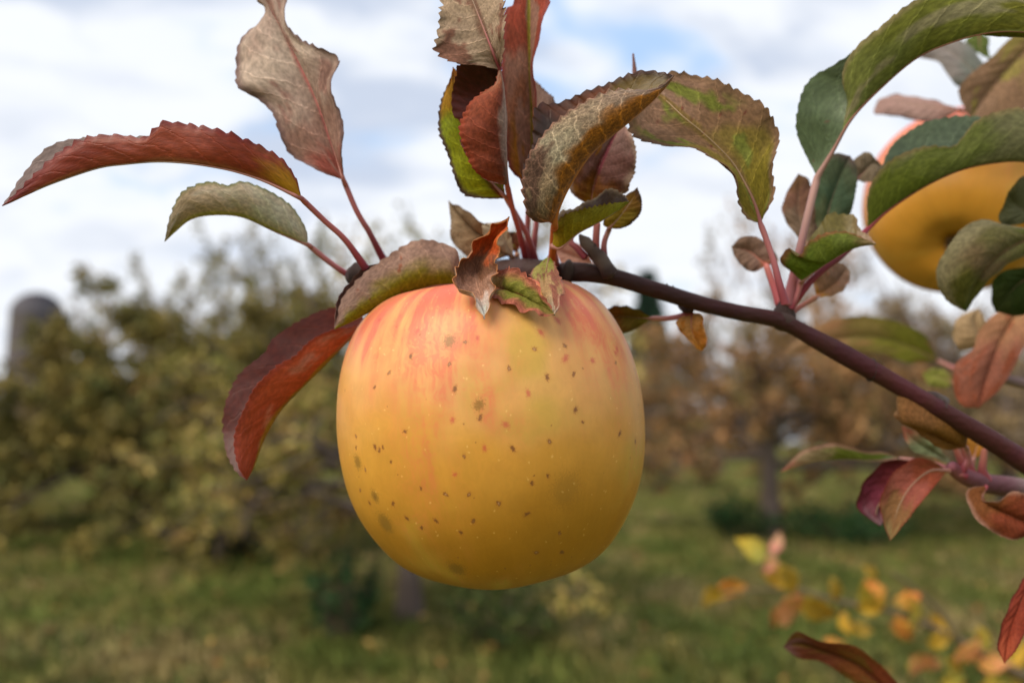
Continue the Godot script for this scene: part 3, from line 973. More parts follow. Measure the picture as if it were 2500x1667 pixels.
# ------------------------------------------------------------------ sky
func sky_texture() -> ImageTexture:
	var w := 1536
	var h := 768
	var im := Image.create_empty(w, h, false, Image.FORMAT_RGBF)
	var a := FastNoiseLite.new()
	a.seed = 21
	a.fractal_octaves = 6
	a.frequency = 1.0
	var b := FastNoiseLite.new()
	b.seed = 4
	b.fractal_octaves = 4
	b.frequency = 1.0
	for y in h:
		var el := (0.5 - (y + 0.5) / h) * PI
		if el < -0.03:
			im.fill_rect(Rect2i(0, y, w, h - y), Color(0.22, 0.21, 0.16))
			break
		for x in w:
			var az := ((x + 0.5) / w - 0.5) * TAU
			var d := Vector3(sin(az) * cos(el), sin(el), -cos(az) * cos(el))
			var q := d / (maxf(d.y, 0.0) + 0.22)
			var warp := b.get_noise_3d(q.x * 0.9, q.z * 0.9, 3.0)
			var cover := a.get_noise_3d(q.x * 0.55 + warp * 0.35, q.z * 0.75 + warp * 0.2, 0.0)
			var fine := a.get_noise_3d(q.x * 3.1 + warp, q.z * 4.4, 7.0)
			var puff := absf(a.get_noise_3d(q.x * 1.9 + 0.5 * warp, q.z * 3.0, 17.0)) * 2.4
			var thick := b.get_noise_3d(q.x * 0.8 + 5.0, q.z * 1.3, 11.0)
			var cloud := smoothstep(-0.62, -0.2, cover + 0.3 * fine + 0.22 * puff)
			var blue := Color(0.34, 0.50, 0.78).lerp(Color(0.46, 0.62, 0.78), exp(-d.y * 3.0))
			var shade := clampf(smoothstep(-0.25, 0.35, thick + 0.45 * fine) * smoothstep(0.25, 0.39, d.y + 0.14 * thick) * 1.1 + 0.6 * (fine + 0.2) - 0.45 * puff + 0.12, 0, 1)
			var white := Color(0.775, 0.79, 0.82).lerp(Color(0.49, 0.545, 0.655), shade)
			var c := blue.lerp(white, cloud * (0.93 + 0.07 * fine))
			im.set_pixel(x, y, c)
	return ImageTexture.create_from_image(im)

# ------------------------------------------------------------------ the branch in front
func wood(parent: Node, called: String, xy: Array, z: Array, r: Array, n: int, cols: Array, mat := "twig", rough := 0.07) -> void:
	var b := Mb.new()
	tube(b, catmull(line(xy, z), n), radii(r, n), 18, cols, rough)
	part(called, b.mesh(M[mat]), parent)

func knob(b: Mb, c: Vector3, axis: Vector3, r: float, long: float, col: Color) -> void:
	var p := PackedVector3Array()
	var rr := PackedFloat32Array()
	for k in 9:
		var f := k / 8.0
		p.append(c + axis * long * (f - 0.5))
		rr.append(r * sqrt(maxf(0.02, sin(PI * clampf(f, 0.02, 0.98)))))
	tube(b, p, rr, 12, [col], 0.3)

func main_branch() -> void:
	var br := thing("apple_branch", at(1900, 785, 0.225), "dark red brown apple branch with autumn leaves, running from the apple to the right edge", "branch")
	var keep := br.position
	br.position = Vector3.ZERO
	var dark := [hx("3c2a28"), hx("402424"), hx("3e2022"), hx("4a2426"), hx("401e20"), hx("4c2424")]
	wood(br, "wood", [1362, 668, 1400, 664, 1480, 672, 1590, 704, 1700, 738, 1800, 762, 1905, 783, 2000, 832, 2150, 915, 2280, 992, 2400, 1062, 2520, 1138, 2660, 1230], [32, 31, 32, 34, 38, 40, 42, 44, 46], [0.0031, 0.0026, 0.0025, 0.0024, 0.0025, 0.0031, 0.0028, 0.0030, 0.0032, 0.0035, 0.0040], 150, dark)
	wood(br, "spur", [1400, 664, 1360, 668, 1310, 664, 1262, 660, 1200, 668, 1120, 690, 1000, 700, 900, 690, 868, 672], [30, 34, 38, 48, 50, 40, 28], [0.0026, 0.0044, 0.0042, 0.0040, 0.0030, 0.0026, 0.0026, 0.0030, 0.0034], 80, [hx("4a3634"), hx("54403c"), hx("4a3836")], "twig", 0.35)
	wood(br, "spur", [1490, 670, 1472, 640, 1448, 612, 1424, 585, 1416, 574], [26, 28, 30], [0.0026, 0.0022, 0.0024, 0.0017, 0.0019, 0.0005], 40, [hx("4c3a36"), hx("6e5e56"), hx("564640"), hx("6a5c54"), hx("4a3c38")], "twig", 0.4)
	wood(br, "spur", [1912, 790, 1914, 765, 1920, 738, 1926, 716], [40, 40, 40], [0.0042, 0.0036, 0.0022, 0.0012], 20, [hx("42302e"), hx("4a3836"), hx("3c3030")], "twig", 0.25)
	wood(br, "spur", [1672, 742, 1676, 752, 1690, 757], [38, 34], [0.0024, 0.0018, 0.0010], 12, [hx("42302e")], "twig", 0.25)
	wood(br, "spur", [2296, 985, 2284, 970, 2266, 962], [44, 42], [0.0030, 0.0018, 0.0010], 12, [hx("6a5e5a"), hx("4a3a38")], "twig", 0.3)
	var b := Mb.new()
	for q in [[1385, 668, 30, 0.0046, 0.0040], [1340, 668, 34, 0.0046, 0.0034], [1256, 655, 46, 0.0042, 0.0050], [868, 668, 28, 0.0036, 0.0040], [1912, 782, 39, 0.0035, 0.0080], [1448, 612, 29, 0.0026, 0.0030], [1625, 714, 33, 0.0030, 0.0018], [1640, 719, 33, 0.0030, 0.0016], [2128, 903, 41, 0.0034, 0.0020], [2296, 1000, 43, 0.0038, 0.0030]]:
		knob(b, at(q[0], q[1], 0.205 + q[2] * 0.001), Vector3(1, -0.15, 0).normalized(), q[3], q[4], hx("4a3a36"))
	part("bud_scars", b.mesh(M.twig), br).set_meta("kind", "stuff")
	var dots := Mb.new()
	var r := RandomNumberGenerator.new()
	r.seed = 6
	var path := catmull(line([1480, 672, 1590, 704, 1700, 738, 1800, 762, 1905, 783, 2000, 832, 2150, 915, 2280, 992, 2400, 1062, 2520, 1138], [32, 34, 38, 41, 43, 45]), 90)
	for k in 60:
		var i := r.randi_range(2, 87)
		var tg := (path[i + 1] - path[i]).normalized()
		var side := tg.cross(Vector3(r.randf_range(-1, 1), r.randf_range(-1, 1), r.randf_range(0.2, 1.4)).normalized()).cross(tg).normalized()
		knob(dots, path[i] + side * 0.0027, tg, r.randf_range(0.00012, 0.00022), 0.0005, hx("6c5850"))
	part("lenticels", dots.mesh(M.stem), br)

	# --- left of the apple
	var rust := {"o": [hx("b0801e"), hx("8c3a24"), hx("96442c"), hx("8a3a2c"), hx("84383a")], "oe": [hx("7c2c28"), 0.14], "om": [hx("9c5a3c"), 0.1], "os": [hx("5c2422"), 0.1], "i": [hx("a08878"), hx("93807a"), hx("8c7a78")], "mo": "upper", "mi": "under", "gain": 0.82, "tooth": 0.0011, "teeth": 27.0, "nt": 130, "label": "long arching rust red leaf with toothed edge reaching the left edge"}
	leaf(br, [735, 484, 648, 443, 576, 419, 506, 405, 440, 397, 376, 395, 305, 401, 237, 411, 130, 447, 60, 477, 4, 502], [4, -2, -3, 0], [735, 484, 724, 439, 692, 391, 650, 364, 609, 344, 560, 324, 514, 312, 435, 299, 396, 300, 374, 318, 350, 336, 277, 328, 206, 338, 150, 366, 112, 398, 79, 433, 40, 470, 4, 502], -4, [735, 484, 722, 450, 690, 402, 605, 352, 500, 322, 420, 312, 340, 338, 250, 336, 182, 341, 134, 354, 95, 380, 51, 428, 24, 474, 4, 502], 9, rust, [892, 654, 842, 585, 791, 538], [24, 16, 8])
	leaf(br, [838, 439, 812, 356, 778, 257, 733, 158, 694, 75, 664, 28, 640, -14, 600, -50], [24, 26, 30, 32], [838, 439, 790, 424, 751, 403, 704, 372, 680, 316, 668, 281, 633, 245, 581, 213, 571, 158, 580, 111, 601, 79, 646, 28, 628, 2, 596, -20, 600, -50], -3, [838, 439, 838, 336, 824, 253, 818, 190, 829, 150, 814, 130, 771, 111, 724, 91, 698, 60, 690, 20, 690, -20, 600, -50], -7,
		{"o": [hx("8a4a40"), hx("8a6a5e"), hx("988276"), hx("a89688"), hx("9a8478"), hx("a08070")], "om": [hx("9a4a4c"), 0.03], "oe": [hx("6c5654"), 0.12], "op": [hx("86665c"), 0.3], "os": [hx("6a4440"), 0.05], "i": [hx("7a4034")], "gain": 1.25, "tooth": 0.0006, "nt": 120, "bulge": 0.16, "wave": 0.0016, "label": "large grey brown leaf with twisted tip at the upper left"}, [935, 632, 900, 565, 870, 514], [38, 30, 26])
	leaf(br, [751, 597, 672, 565, 593, 530, 526, 524, 467, 534, 427, 565, 401, 589], [24, 20, 18], [751, 597, 747, 560, 725, 520, 705, 498, 656, 465, 593, 443, 554, 452, 506, 443, 451, 463, 427, 494, 411, 540, 401, 589], -5, [], 8,
		{"o": [hx("a4a08c"), hx("aca494"), hx("a89a88"), hx("9c8a72"), hx("6a6424")], "oe": [hx("5a6236"), 0.09], "om": [hx("8c8a50"), 0.12], "op": [hx("a89888"), 0.3], "i": [hx("5a5a34"), hx("6a6040")], "gain": 1.5, "tooth": 0.0005, "bulge": 0.2, "label": "small pale curled leaf below the long red one"}, [868, 682, 815, 648], [34, 27])
	leaf(br, [1128, 690, 1118, 694, 1055, 698, 979, 722, 920, 752, 866, 781, 816, 803], [26, 24, 22, 17], [1128, 690, 1122, 640, 1112, 608, 1070, 590, 1040, 585, 1004, 591, 966, 611, 928, 639, 894, 662, 859, 698, 833, 733, 823, 772, 816, 803], -5, [1128, 690, 1118, 650, 1100, 612, 1066, 596, 1004, 597, 966, 616, 926, 641, 888, 656, 850, 692, 824, 730, 818, 772, 816, 803], 3,
		{"o": [hx("7c7a10"), hx("80781c"), hx("86743a"), hx("927a66"), hx("a48e84")], "oe": [hx("9c7c6e"), 0.62], "om": [hx("84801a"), 0.42], "os": [hx("8a4a30"), 0.2], "i": [hx("4c3430"), hx("5a3c34")], "tooth": 0.0006, "teeth": 18.0, "bulge": 0.22, "wave": 0.0009, "label": "green and grey brown leaf lying over the top left of the large apple"}, [1215, 668, 1160, 690], [40, 28])
	leaf(br, [894, 786, 844, 838, 768, 916, 691, 994, 645, 1071, 619, 1140, 601, 1172], [44, 34, 26, 20], [894, 786, 850, 800, 818, 803, 755, 836, 716, 872, 674, 896, 624, 938, 597, 992, 574, 1046, 572, 1086, 582, 1142, 601, 1172], -5, [894, 786, 870, 760, 823, 750, 783, 757, 722, 788, 665, 828, 645, 864, 584, 914, 554, 975, 542, 1044, 550, 1102, 573, 1148, 601, 1172], 8,
		{"o": [hx("9c4628"), hx("a04c30"), hx("96442a"), hx("8a3c28"), hx("7e3626")], "om": [hx("80681e"), 0.13], "lean": 1.6, "gain": 1.3, "oe": [hx("84382a"), 0.16], "op": [hx("966050"), 0.22], "i": [hx("5c2418"), hx("4e2018"), hx("46201c")], "tooth": 0.0007, "teeth": 30.0, "bulge": 0.1, "mo": "upper", "label": "folded rust red leaf hanging at the left of the large apple", "sc": [hx("8a3a30"), hx("7a7420"), hx("7c7a24"), hx("8a4a30")]}, [1010, 700, 940, 740], [52, 50])

	# --- small leaves over the top of the apple
	leaf(br, [1182, 779, 1176, 735, 1166, 700, 1160, 672, 1166, 640, 1186, 606, 1212, 572, 1243, 529], [-11, -6, -3, 0, 2, 0, -4], [1182, 779, 1164, 735, 1148, 716, 1122, 698, 1108, 680, 1108, 662, 1118, 648, 1128, 631, 1149, 602, 1170, 580, 1192, 560, 1200, 548, 1222, 548, 1243, 529], -8, [1182, 779, 1191, 741, 1199, 706, 1198, 682, 1201, 655, 1206, 613, 1216, 588, 1243, 529], -7,
		{"i": [hx("8c7c70"), hx("70401e")], "o": [hx("b0a49c"), hx("a09088"), hx("7c5c4c"), hx("5a3c2c"), hx("94401c"), hx("a8481e"), hx("9a4426")], "oe": [hx("b06a44"), 0.08], "op": [hx("6c5226"), 0.15], "mi": "under", "mo": "under", "rib": 0.0, "lean": 0.6, "gain": 1.7, "tooth": 0.0009, "teeth": 12.0, "bulge": -0.12, "wave": 0.0016, "label": "small curled orange and grey leaf in front of the apple top"}, [1262, 652, 1214, 690, 1186, 735], [44, 18, 0])
	leaf(br, [1188, 690, 1212, 708, 1250, 716, 1290, 734, 1330, 752, 1354, 769], [6, -4, -11], [1188, 690, 1190, 672, 1212, 657, 1226, 659, 1236, 655, 1250, 656, 1280, 670, 1313, 697, 1334, 726, 1348, 756, 1354, 769], -4, [1188, 690, 1190, 716, 1202, 727, 1235, 735, 1280, 756, 1316, 766, 1354, 769], -3,
		{"o": [hx("a08474"), hx("8c7040"), hx("6e6c2a"), hx("6a6428"), hx("6c5c2a")], "oe": [hx("9c5a4a"), 0.3], "op": [hx("86623c"), 0.25], "os": [hx("7a3030"), 0.1], "i": [hx("7c7a48")], "tooth": 0.0007, "teeth": 11.0, "rib": 0.5, "stem": 0.0006, "gain": 1.25, "bulge": 0.16, "wave": 0.0014, "label": "small green leaf with pinkish edge lying on the apple top"}, [1262, 655, 1215, 672], [44, 26])
	leaf(br, [1341, 625, 1332, 665, 1330, 705, 1342, 742, 1354, 768], [26, 2, -11], [1341, 625, 1356, 645, 1366, 672, 1376, 703, 1371, 741, 1354, 768], -3, [1341, 625, 1310, 655, 1293, 677, 1316, 702, 1338, 742, 1354, 768], 6,
		{"o": [hx("86902e"), hx("8a8046"), hx("9a7c58"), hx("a4907c")], "oe": [hx("8a5a4c"), 0.16], "op": [hx("7c4e40"), 0.3], "i": [hx("7a9070"), hx("94a48c")], "tooth": 0.0005, "teeth": 9.0, "rib": 0.4, "stem": 0.0006, "gain": 1.25, "bulge": 0.14, "wave": 0.0012, "label": "small folded green and pink leaf at the right end of the apple top"}, [1330, 655], [34])

	# --- upright leaves in the middle
	leaf(br, [1238, 452, 1236, 400, 1234, 340, 1233, 280, 1230, 222, 1221, 166], [12, 8, 6, 8], [1238, 452, 1210, 444, 1187, 438, 1155, 412, 1139, 376, 1126, 341, 1121, 312, 1133, 275, 1148, 249, 1168, 232, 1190, 218, 1207, 206, 1214, 184, 1221, 166], -9, [1238, 452, 1190, 440, 1150, 400, 1122, 350, 1108, 300, 1102, 250, 1104, 215, 1113, 185, 1124, 158, 1160, 148, 1221, 166], 10,
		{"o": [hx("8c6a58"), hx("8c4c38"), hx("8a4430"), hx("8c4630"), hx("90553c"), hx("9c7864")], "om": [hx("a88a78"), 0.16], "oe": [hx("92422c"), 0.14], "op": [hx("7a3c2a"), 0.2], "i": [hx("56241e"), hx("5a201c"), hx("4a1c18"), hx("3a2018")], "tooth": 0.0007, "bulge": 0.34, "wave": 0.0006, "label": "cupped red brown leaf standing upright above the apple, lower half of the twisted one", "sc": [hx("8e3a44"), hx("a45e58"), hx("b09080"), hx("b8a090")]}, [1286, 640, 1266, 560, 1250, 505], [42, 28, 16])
	leaf(br, [1221, 170, 1200, 118, 1174, 52, 1150, -10, 1130, -70], [8, 4, 6, 10], [1221, 170, 1196, 164, 1161, 158, 1125, 157, 1088, 146, 1063, 122, 1066, 98, 1070, 76, 1073, 46, 1077, 20, 1080, -20, 1130, -70], -5, [1221, 170, 1225, 141, 1229, 76, 1232, 33, 1231, 0, 1215, -40, 1130, -70], -3,
		{"o": [hx("a08470"), hx("a68e78"), hx("a48c74"), hx("a08872")], "op": [hx("7e5848"), 0.36], "om": [hx("80604e"), 0.1], "i": [hx("5a2018")], "tooth": 0.0012, "teeth": 17.0, "bulge": -0.1, "wave": 0.0008, "label": "beige brown veined leaf underside at the top edge above the apple", "mo": "under"}, [], [])
	leaf(br, [1292, 470, 1302, 400, 1304, 290, 1300, 195, 1296, 108, 1291, 0, 1288, -80], [28, 26, 28], [1292, 470, 1272, 440, 1244, 410, 1226, 330, 1222, 230, 1226, 120, 1232, 30, 1252, 10, 1262, -20, 1288, -80], -2, [1292, 470, 1306, 420, 1312, 330, 1306, 230, 1304, 160, 1313, 104, 1328, 43, 1340, 0, 1334, -40, 1288, -80], -6,
		{"o": [hx("8a7a24"), hx("a06a20"), hx("8a5840"), hx("886050"), hx("86402e"), hx("92402e"), hx("7c3c34")], "om": [hx("8c8232"), 0.12], "op": [hx("8a6454"), 0.36], "os": [hx("4c1f1c"), 0.06], "oe": [hx("84403a"), 0.16], "i": [hx("8a2c20")], "tooth": 0.0006, "bulge": 0.1, "label": "tall rust red leaf behind the twisted one"}, [1290, 640, 1288, 560], [46, 36])
	leaf(br, [1320, 440, 1322, 380, 1322, 320, 1316, 250, 1306, 196], [36, 38, 40], [1320, 440, 1352, 390, 1362, 320, 1354, 245, 1333, 222, 1306, 196], -2, [1320, 440, 1290, 380, 1284, 310, 1290, 240, 1306, 196], 2, {"o": [hx("8a7030"), hx("96786a"), hx("94786c")], "oe": [hx("6e5650"), 0.12], "i": [hx("6a3026")], "tooth": 0.0005, "nt": 60, "ns": 9}, [1300, 640, 1310, 540], [46, 40])
	leaf(br, [1236, 484, 1196, 440, 1160, 380, 1134, 310, 1112, 240, 1106, 164], [20, 18, 20], [1236, 484, 1187, 485, 1143, 480, 1123, 465, 1109, 433, 1095, 383, 1074, 330, 1070, 300, 1073, 260, 1083, 228, 1098, 195, 1106, 164], -3, [1236, 484, 1226, 430, 1206, 360, 1180, 290, 1150, 220, 1106, 164], 4,
		{"o": [hx("7a3820"), hx("8c8c10"), hx("90941a"), hx("7c8416"), hx("a0761c"), hx("9c6022")], "oe": [hx("4c3632"), 0.15], "os": [hx("50481c"), 0.1], "om": [hx("8a5a30"), 0.05], "i": [hx("7c7a1c"), hx("8a5a20")], "tooth": 0.0006, "bulge": 0.1, "label": "bright yellow green leaf behind the cupped red brown one"}, [1312, 650, 1290, 580, 1262, 528], [42, 34, 26])
	leaf(br, [1354, 552, 1358, 520, 1388, 456, 1439, 380, 1490, 334, 1541, 293, 1592, 249, 1622, 216, 1646, 183], [2, -3, -4, -2], [1354, 552, 1342, 543, 1319, 545, 1297, 535, 1284, 515, 1279, 489, 1274, 459, 1277, 425, 1288, 387, 1311, 349, 1344, 308, 1388, 272, 1444, 239, 1490, 221, 1541, 218, 1579, 219, 1609, 211, 1630, 196, 1646, 183], -6, [1354, 552, 1320, 520, 1290, 470, 1276, 420, 1296, 362, 1301, 290, 1306, 265, 1319, 252, 1354, 249, 1388, 238, 1423, 225, 1482, 204, 1515, 188, 1566, 174, 1617, 176, 1646, 183], 12,
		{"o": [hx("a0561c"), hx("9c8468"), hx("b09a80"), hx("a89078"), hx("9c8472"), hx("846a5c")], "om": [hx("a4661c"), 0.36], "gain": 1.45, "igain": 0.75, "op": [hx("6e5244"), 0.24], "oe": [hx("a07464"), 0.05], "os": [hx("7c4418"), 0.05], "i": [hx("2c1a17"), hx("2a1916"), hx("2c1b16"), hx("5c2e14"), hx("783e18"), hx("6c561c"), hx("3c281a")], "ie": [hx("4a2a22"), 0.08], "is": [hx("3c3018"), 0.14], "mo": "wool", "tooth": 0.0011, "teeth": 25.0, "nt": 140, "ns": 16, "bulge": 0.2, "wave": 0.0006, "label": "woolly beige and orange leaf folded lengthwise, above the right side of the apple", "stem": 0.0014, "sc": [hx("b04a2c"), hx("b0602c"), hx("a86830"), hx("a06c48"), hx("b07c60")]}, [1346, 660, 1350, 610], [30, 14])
	leaf(br, [1348, 600, 1367, 606, 1393, 585, 1413, 568, 1454, 546, 1492, 524, 1536, 492], [12, 10, 8], [1348, 600, 1352, 560, 1362, 538, 1383, 522, 1418, 511, 1454, 503, 1485, 497, 1518, 493, 1536, 492], -4, [1348, 600, 1356, 540, 1372, 514, 1403, 506, 1444, 484, 1474, 466, 1500, 461, 1523, 475, 1536, 492], 8,
		{"o": [hx("a08414"), hx("96851a"), hx("908420"), hx("848426")], "oe": [hx("8a6a2c"), 0.1], "os": [hx("54401c"), 0.16], "i": [hx("4c3420"), hx("4a3224"), hx("54402a")], "ie": [hx("a08a70"), 0.08], "tooth": 0.0006, "teeth": 20.0, "bulge": 0.16, "label": "yellow folded leaf below the woolly one"}, [1362, 664, 1356, 630], [34, 20])
	leaf(br, [1444, 500, 1450, 450, 1466, 400, 1490, 350, 1520, 300], [34, 30, 28], [1444, 500, 1420, 490, 1392, 464, 1400, 420, 1430, 370, 1470, 320, 1520, 300], -2, [1444, 500, 1490, 482, 1530, 469, 1538, 446, 1551, 413, 1554, 374, 1544, 330, 1520, 300], -5,
		{"o": [hx("a87c20"), hx("8a5a34"), hx("785450"), hx("846660"), hx("a07c70")], "op": [hx("9c6a30"), 0.3], "oe": [hx("a89084"), 0.14], "om": [hx("7c3c48"), 0.08], "i": [hx("6a3830")], "tooth": 0.0004, "nt": 70, "label": "purplish brown and orange leaf behind the woolly one"}, [1430, 628, 1410, 606, 1393, 585, 1420, 540], [30, 32, 34])
	leaf(br, [1488, 558, 1510, 534, 1530, 508, 1546, 484, 1556, 458], [26, 24, 24], [1488, 558, 1519, 557, 1543, 545, 1564, 520, 1567, 488, 1556, 458], -3, [1488, 558, 1472, 546, 1490, 516, 1520, 486, 1556, 458], 2,
		{"o": [hx("a07c18"), hx("98802a"), hx("8a6428"), hx("604436")], "oe": [hx("4c3428"), 0.14], "i": [hx("5c3c24")], "tooth": 0.0003, "nt": 60, "ns": 9}, [1474, 625, 1476, 590], [28, 28])
	leaf(br, [1458, 545, 1456, 520, 1462, 500, 1470, 486], [34, 34], [1458, 545, 1446, 520, 1450, 500, 1470, 486], -1, [1458, 545, 1468, 520, 1474, 502, 1470, 486], -1, {"o": [hx("8a5a34")], "i": [hx("6a3830")], "nt": 30, "ns": 5, "stem": 0.0013, "sc": [hx("a0504c"), hx("b8706a")]}, [1455, 632, 1455, 590], [28, 30])
	leaf(br, [1857, 545, 1844, 500, 1821, 451, 1786, 393, 1723, 330, 1670, 286, 1621, 241, 1570, 205], [14, 12, 12, 16], [1857, 545, 1870, 520, 1879, 504, 1893, 469, 1888, 402, 1906, 339, 1902, 312, 1875, 268, 1853, 246, 1808, 219, 1750, 192, 1696, 179, 1640, 176, 1570, 205], -3, [1857, 545, 1824, 533, 1810, 504, 1803, 469, 1790, 435, 1750, 394, 1692, 366, 1625, 352, 1567, 343, 1538, 318, 1540, 260, 1570, 205], -5,
		{"o": [hx("86722c"), hx("8a7a2a"), hx("8c7838"), hx("8e6c50"), hx("96745e"), hx("a08270")], "op": [hx("7e8238"), 0.28], "oe": [hx("8c6c52"), 0.2], "gain": 0.85, "os": [hx("74302a"), 0.17], "om": [hx("866c3c"), 0.07], "i": [hx("6a4a2c")], "tooth": 0.0009, "teeth": 22.0, "nt": 120, "ns": 15, "bulge": -0.08, "wave": 0.001, "label": "broad brown and green mottled leaf right of the woolly one", "sc": [hx("84404a"), hx("9c6062"), hx("a08468"), hx("a88c74")]}, [1918, 740, 1906, 700, 1890, 640, 1875, 594], [15, 14, 14, 14])
	leaf(br, [1245, 622, 1220, 602, 1180, 570, 1130, 525, 1095, 490], [44, 46, 48], [1245, 622, 1190, 640, 1140, 625, 1102, 585, 1100, 540, 1095, 490], -2, [1245, 622, 1228, 590, 1182, 543, 1132, 510, 1095, 490], -8,
		{"o": [hx("a88a68"), hx("a08264"), hx("9c8468"), hx("a48e74")], "oe": [hx("8a7460"), 0.12], "i": [hx("7a5a40")], "tooth": 0.0003, "nt": 60, "ns": 9, "bulge": 0.2, "label": "dry tan leaf behind the curled orange one"}, [1262, 650], [46])
	leaf(br, [1252, 628, 1236, 590, 1218, 560, 1196, 545], [40, 40], [1252, 628, 1250, 590, 1232, 545, 1196, 545], -3, [1252, 628, 1215, 600, 1182, 575, 1178, 550, 1196, 545], -3, {"o": [hx("b8a68c")], "i": [hx("8a7458")], "nt": 40, "ns": 7, "tooth": 0.0003}, [1262, 650], [46])
	leaf(br, [1262, 620, 1256, 600, 1248, 580, 1228, 566], [52, 52], [1262, 620, 1270, 596, 1262, 568, 1228, 566], -3, [1262, 620, 1246, 606, 1232, 590, 1228, 566], -3, {"o": [hx("8a4a30"), hx("5c4436")], "op": [hx("9c8a30"), 0.25], "i": [hx("5a3a28")], "nt": 40, "ns": 7, "tooth": 0.0003, "sc": [hx("c0805c"), hx("c08a60")]}, [1262, 650], [46])
	leaf(br, [1448, 646, 1420, 632, 1390, 622, 1352, 606], [58, 60], [1448, 646, 1420, 650, 1380, 655, 1352, 606], -2, [1448, 646, 1430, 612, 1396, 590, 1352, 606], -2, {"o": [hx("c08a78"), hx("c49684"), hx("b88c80")], "oe": [hx("d08a70"), 0.14], "i": [hx("b07a68")], "nt": 40, "ns": 7, "tooth": 0.0002, "label": "blurred pink leaf behind the branch end"}, [1470, 655], [50])
	var spike := Mb.new()
	tube(spike, catmull(line([1553, 300, 1552, 230, 1550, 178, 1546, 131], [36, 34]), 20), radii([0.0014, 0.0011, 0.0009, 0.0003], 20), 8, [hx("6c4440"), hx("7c5450")], 0.4)
	part("shoot_tip", spike.mesh(M.stem), br)

	# --- the cluster right of the middle
	leaf(br, [1996, 432, 2036, 366, 2080, 290, 2147, 219, 2237, 143, 2326, 103, 2415, 80, 2500, 78, 2600, 92], [14, 4, -4, -6], [1996, 432, 2058, 300, 2070, 250, 2059, 200, 2066, 154, 2098, 107, 2147, 67, 2232, 2, 2350, -44, 2480, -36, 2560, 10, 2600, 92], -5, [1996, 432, 1973, 388, 1946, 326, 1946, 277, 1962, 219, 1991, 183, 2027, 163, 2080, 130, 2180, 80, 2320, 70, 2460, 92, 2600, 92], 9,
		{"base": 229.0, "o": [hx("6a7048"), hx("666c3e"), hx("626632"), hx("5c5e24"), hx("5c5a1e"), hx("5a5a20")], "oe": [hx("7c7050"), 0.08], "op": [hx("746e50"), 0.22], "os": [hx("5c4430"), 0.06], "om": [hx("6a6c3a"), 0.05], "i": [hx("47553e"), hx("4a5640"), hx("565a3c")], "is": [hx("5a4038"), 0.1], "tooth": 0.0006, "gain": 1.45, "teeth": 34.0, "nt": 120, "ns": 15, "bulge": 0.1, "label": "big arching green leaf at the upper right", "sc": [hx("9a5a60"), hx("a8827c"), hx("8a5a48"), hx("7a4a38")], "stem": 0.0014}, [1922, 742, 1951, 620, 1973, 527], [14, 14, 14])
	leaf(br, [2118, 560, 2170, 513, 2259, 455, 2348, 415, 2437, 397, 2500, 395, 2580, 410], [24, 20, 20], [2118, 560, 2119, 530, 2117, 491, 2130, 442, 2161, 402, 2196, 379, 2259, 357, 2326, 357, 2350, 336, 2384, 295, 2437, 272, 2500, 263, 2550, 300, 2580, 410], -5, [2118, 560, 2140, 450, 2157, 400, 2170, 370, 2196, 339, 2250, 304, 2304, 290, 2348, 281, 2420, 290, 2520, 330, 2580, 410], 9,
		{"base": 229.0, "o": [hx("565e1e"), hx("58601f"), hx("5e6430"), hx("666444"), hx("62623e")], "oe": [hx("7a6a48"), 0.08], "op": [hx("6c6a48"), 0.22], "os": [hx("543c28"), 0.07], "i": [hx("4a5846"), hx("4e5a48")], "tooth": 0.0006, "gain": 1.35, "teeth": 30.0, "nt": 110, "bulge": 0.14, "label": "green leaf in front of the second apple", "sc": [hx("8a2c38"), hx("84303a"), hx("7c3a30"), hx("7a5030")], "stem": 0.0012}, [1926, 752, 1973, 694, 2013, 656, 2062, 618], [15, 15, 18, 22])
	leaf(br, [1958, 686, 1987, 664, 2027, 637, 2068, 613, 2102, 601, 2140, 596], [10, 4, 2], [1958, 686, 1938, 668, 1909, 643, 1907, 625, 1926, 606, 1936, 617, 1952, 624, 1970, 597, 1998, 575, 2030, 566, 2073, 567, 2108, 581, 2140, 596], -4, [1958, 686, 1948, 650, 1960, 620, 1990, 570, 2014, 534, 2030, 522, 2068, 523, 2089, 528, 2097, 553, 2121, 575, 2140, 596], 8,
		{"base": 229.0, "o": [hx("64782c"), hx("5c6c20"), hx("5a6420"), hx("606a2c"), hx("7c6a48")], "oe": [hx("7a5034"), 0.14], "i": [hx("5a5a2c"), hx("5c5428"), hx("7a6454")], "is": [hx("6a3c2c"), 0.1], "tooth": 0.0006, "gain": 1.3, "teeth": 17.0, "bulge": 0.16, "label": "small folded green leaf on the spur right of the middle"}, [1932, 752, 1946, 720], [14, 13])
	var pale := {"base": 229.0, "i": [hx("7a5a48")], "tooth": 0.0003, "nt": 50, "ns": 9}
	leaf(br, [1975, 610, 1960, 560, 1950, 500, 1950, 424], [34, 36], [1975, 610, 1934, 562, 1909, 515, 1928, 459, 1950, 424], -2, [1975, 610, 2000, 560, 1996, 490, 1975, 440, 1950, 424], 2, pale.merged({"base": 229.0, "o": [hx("8a7a62"), hx("86705e"), hx("805c4c"), hx("7a5a40")]}), [1922, 748, 1950, 660], [20, 28])
	leaf(br, [2012, 590, 2022, 520, 2048, 440, 2076, 380], [32, 34], [2012, 590, 1990, 520, 2000, 440, 2030, 378, 2076, 380], -2, [2012, 590, 2068, 540, 2090, 470, 2092, 410, 2076, 380], -2, pale.merged({"base": 229.0, "o": [hx("7a7a5c"), hx("5a6446"), hx("4c6048"), hx("4e5a42"), hx("5a4c48")]}), [1922, 748, 1960, 670], [20, 28])
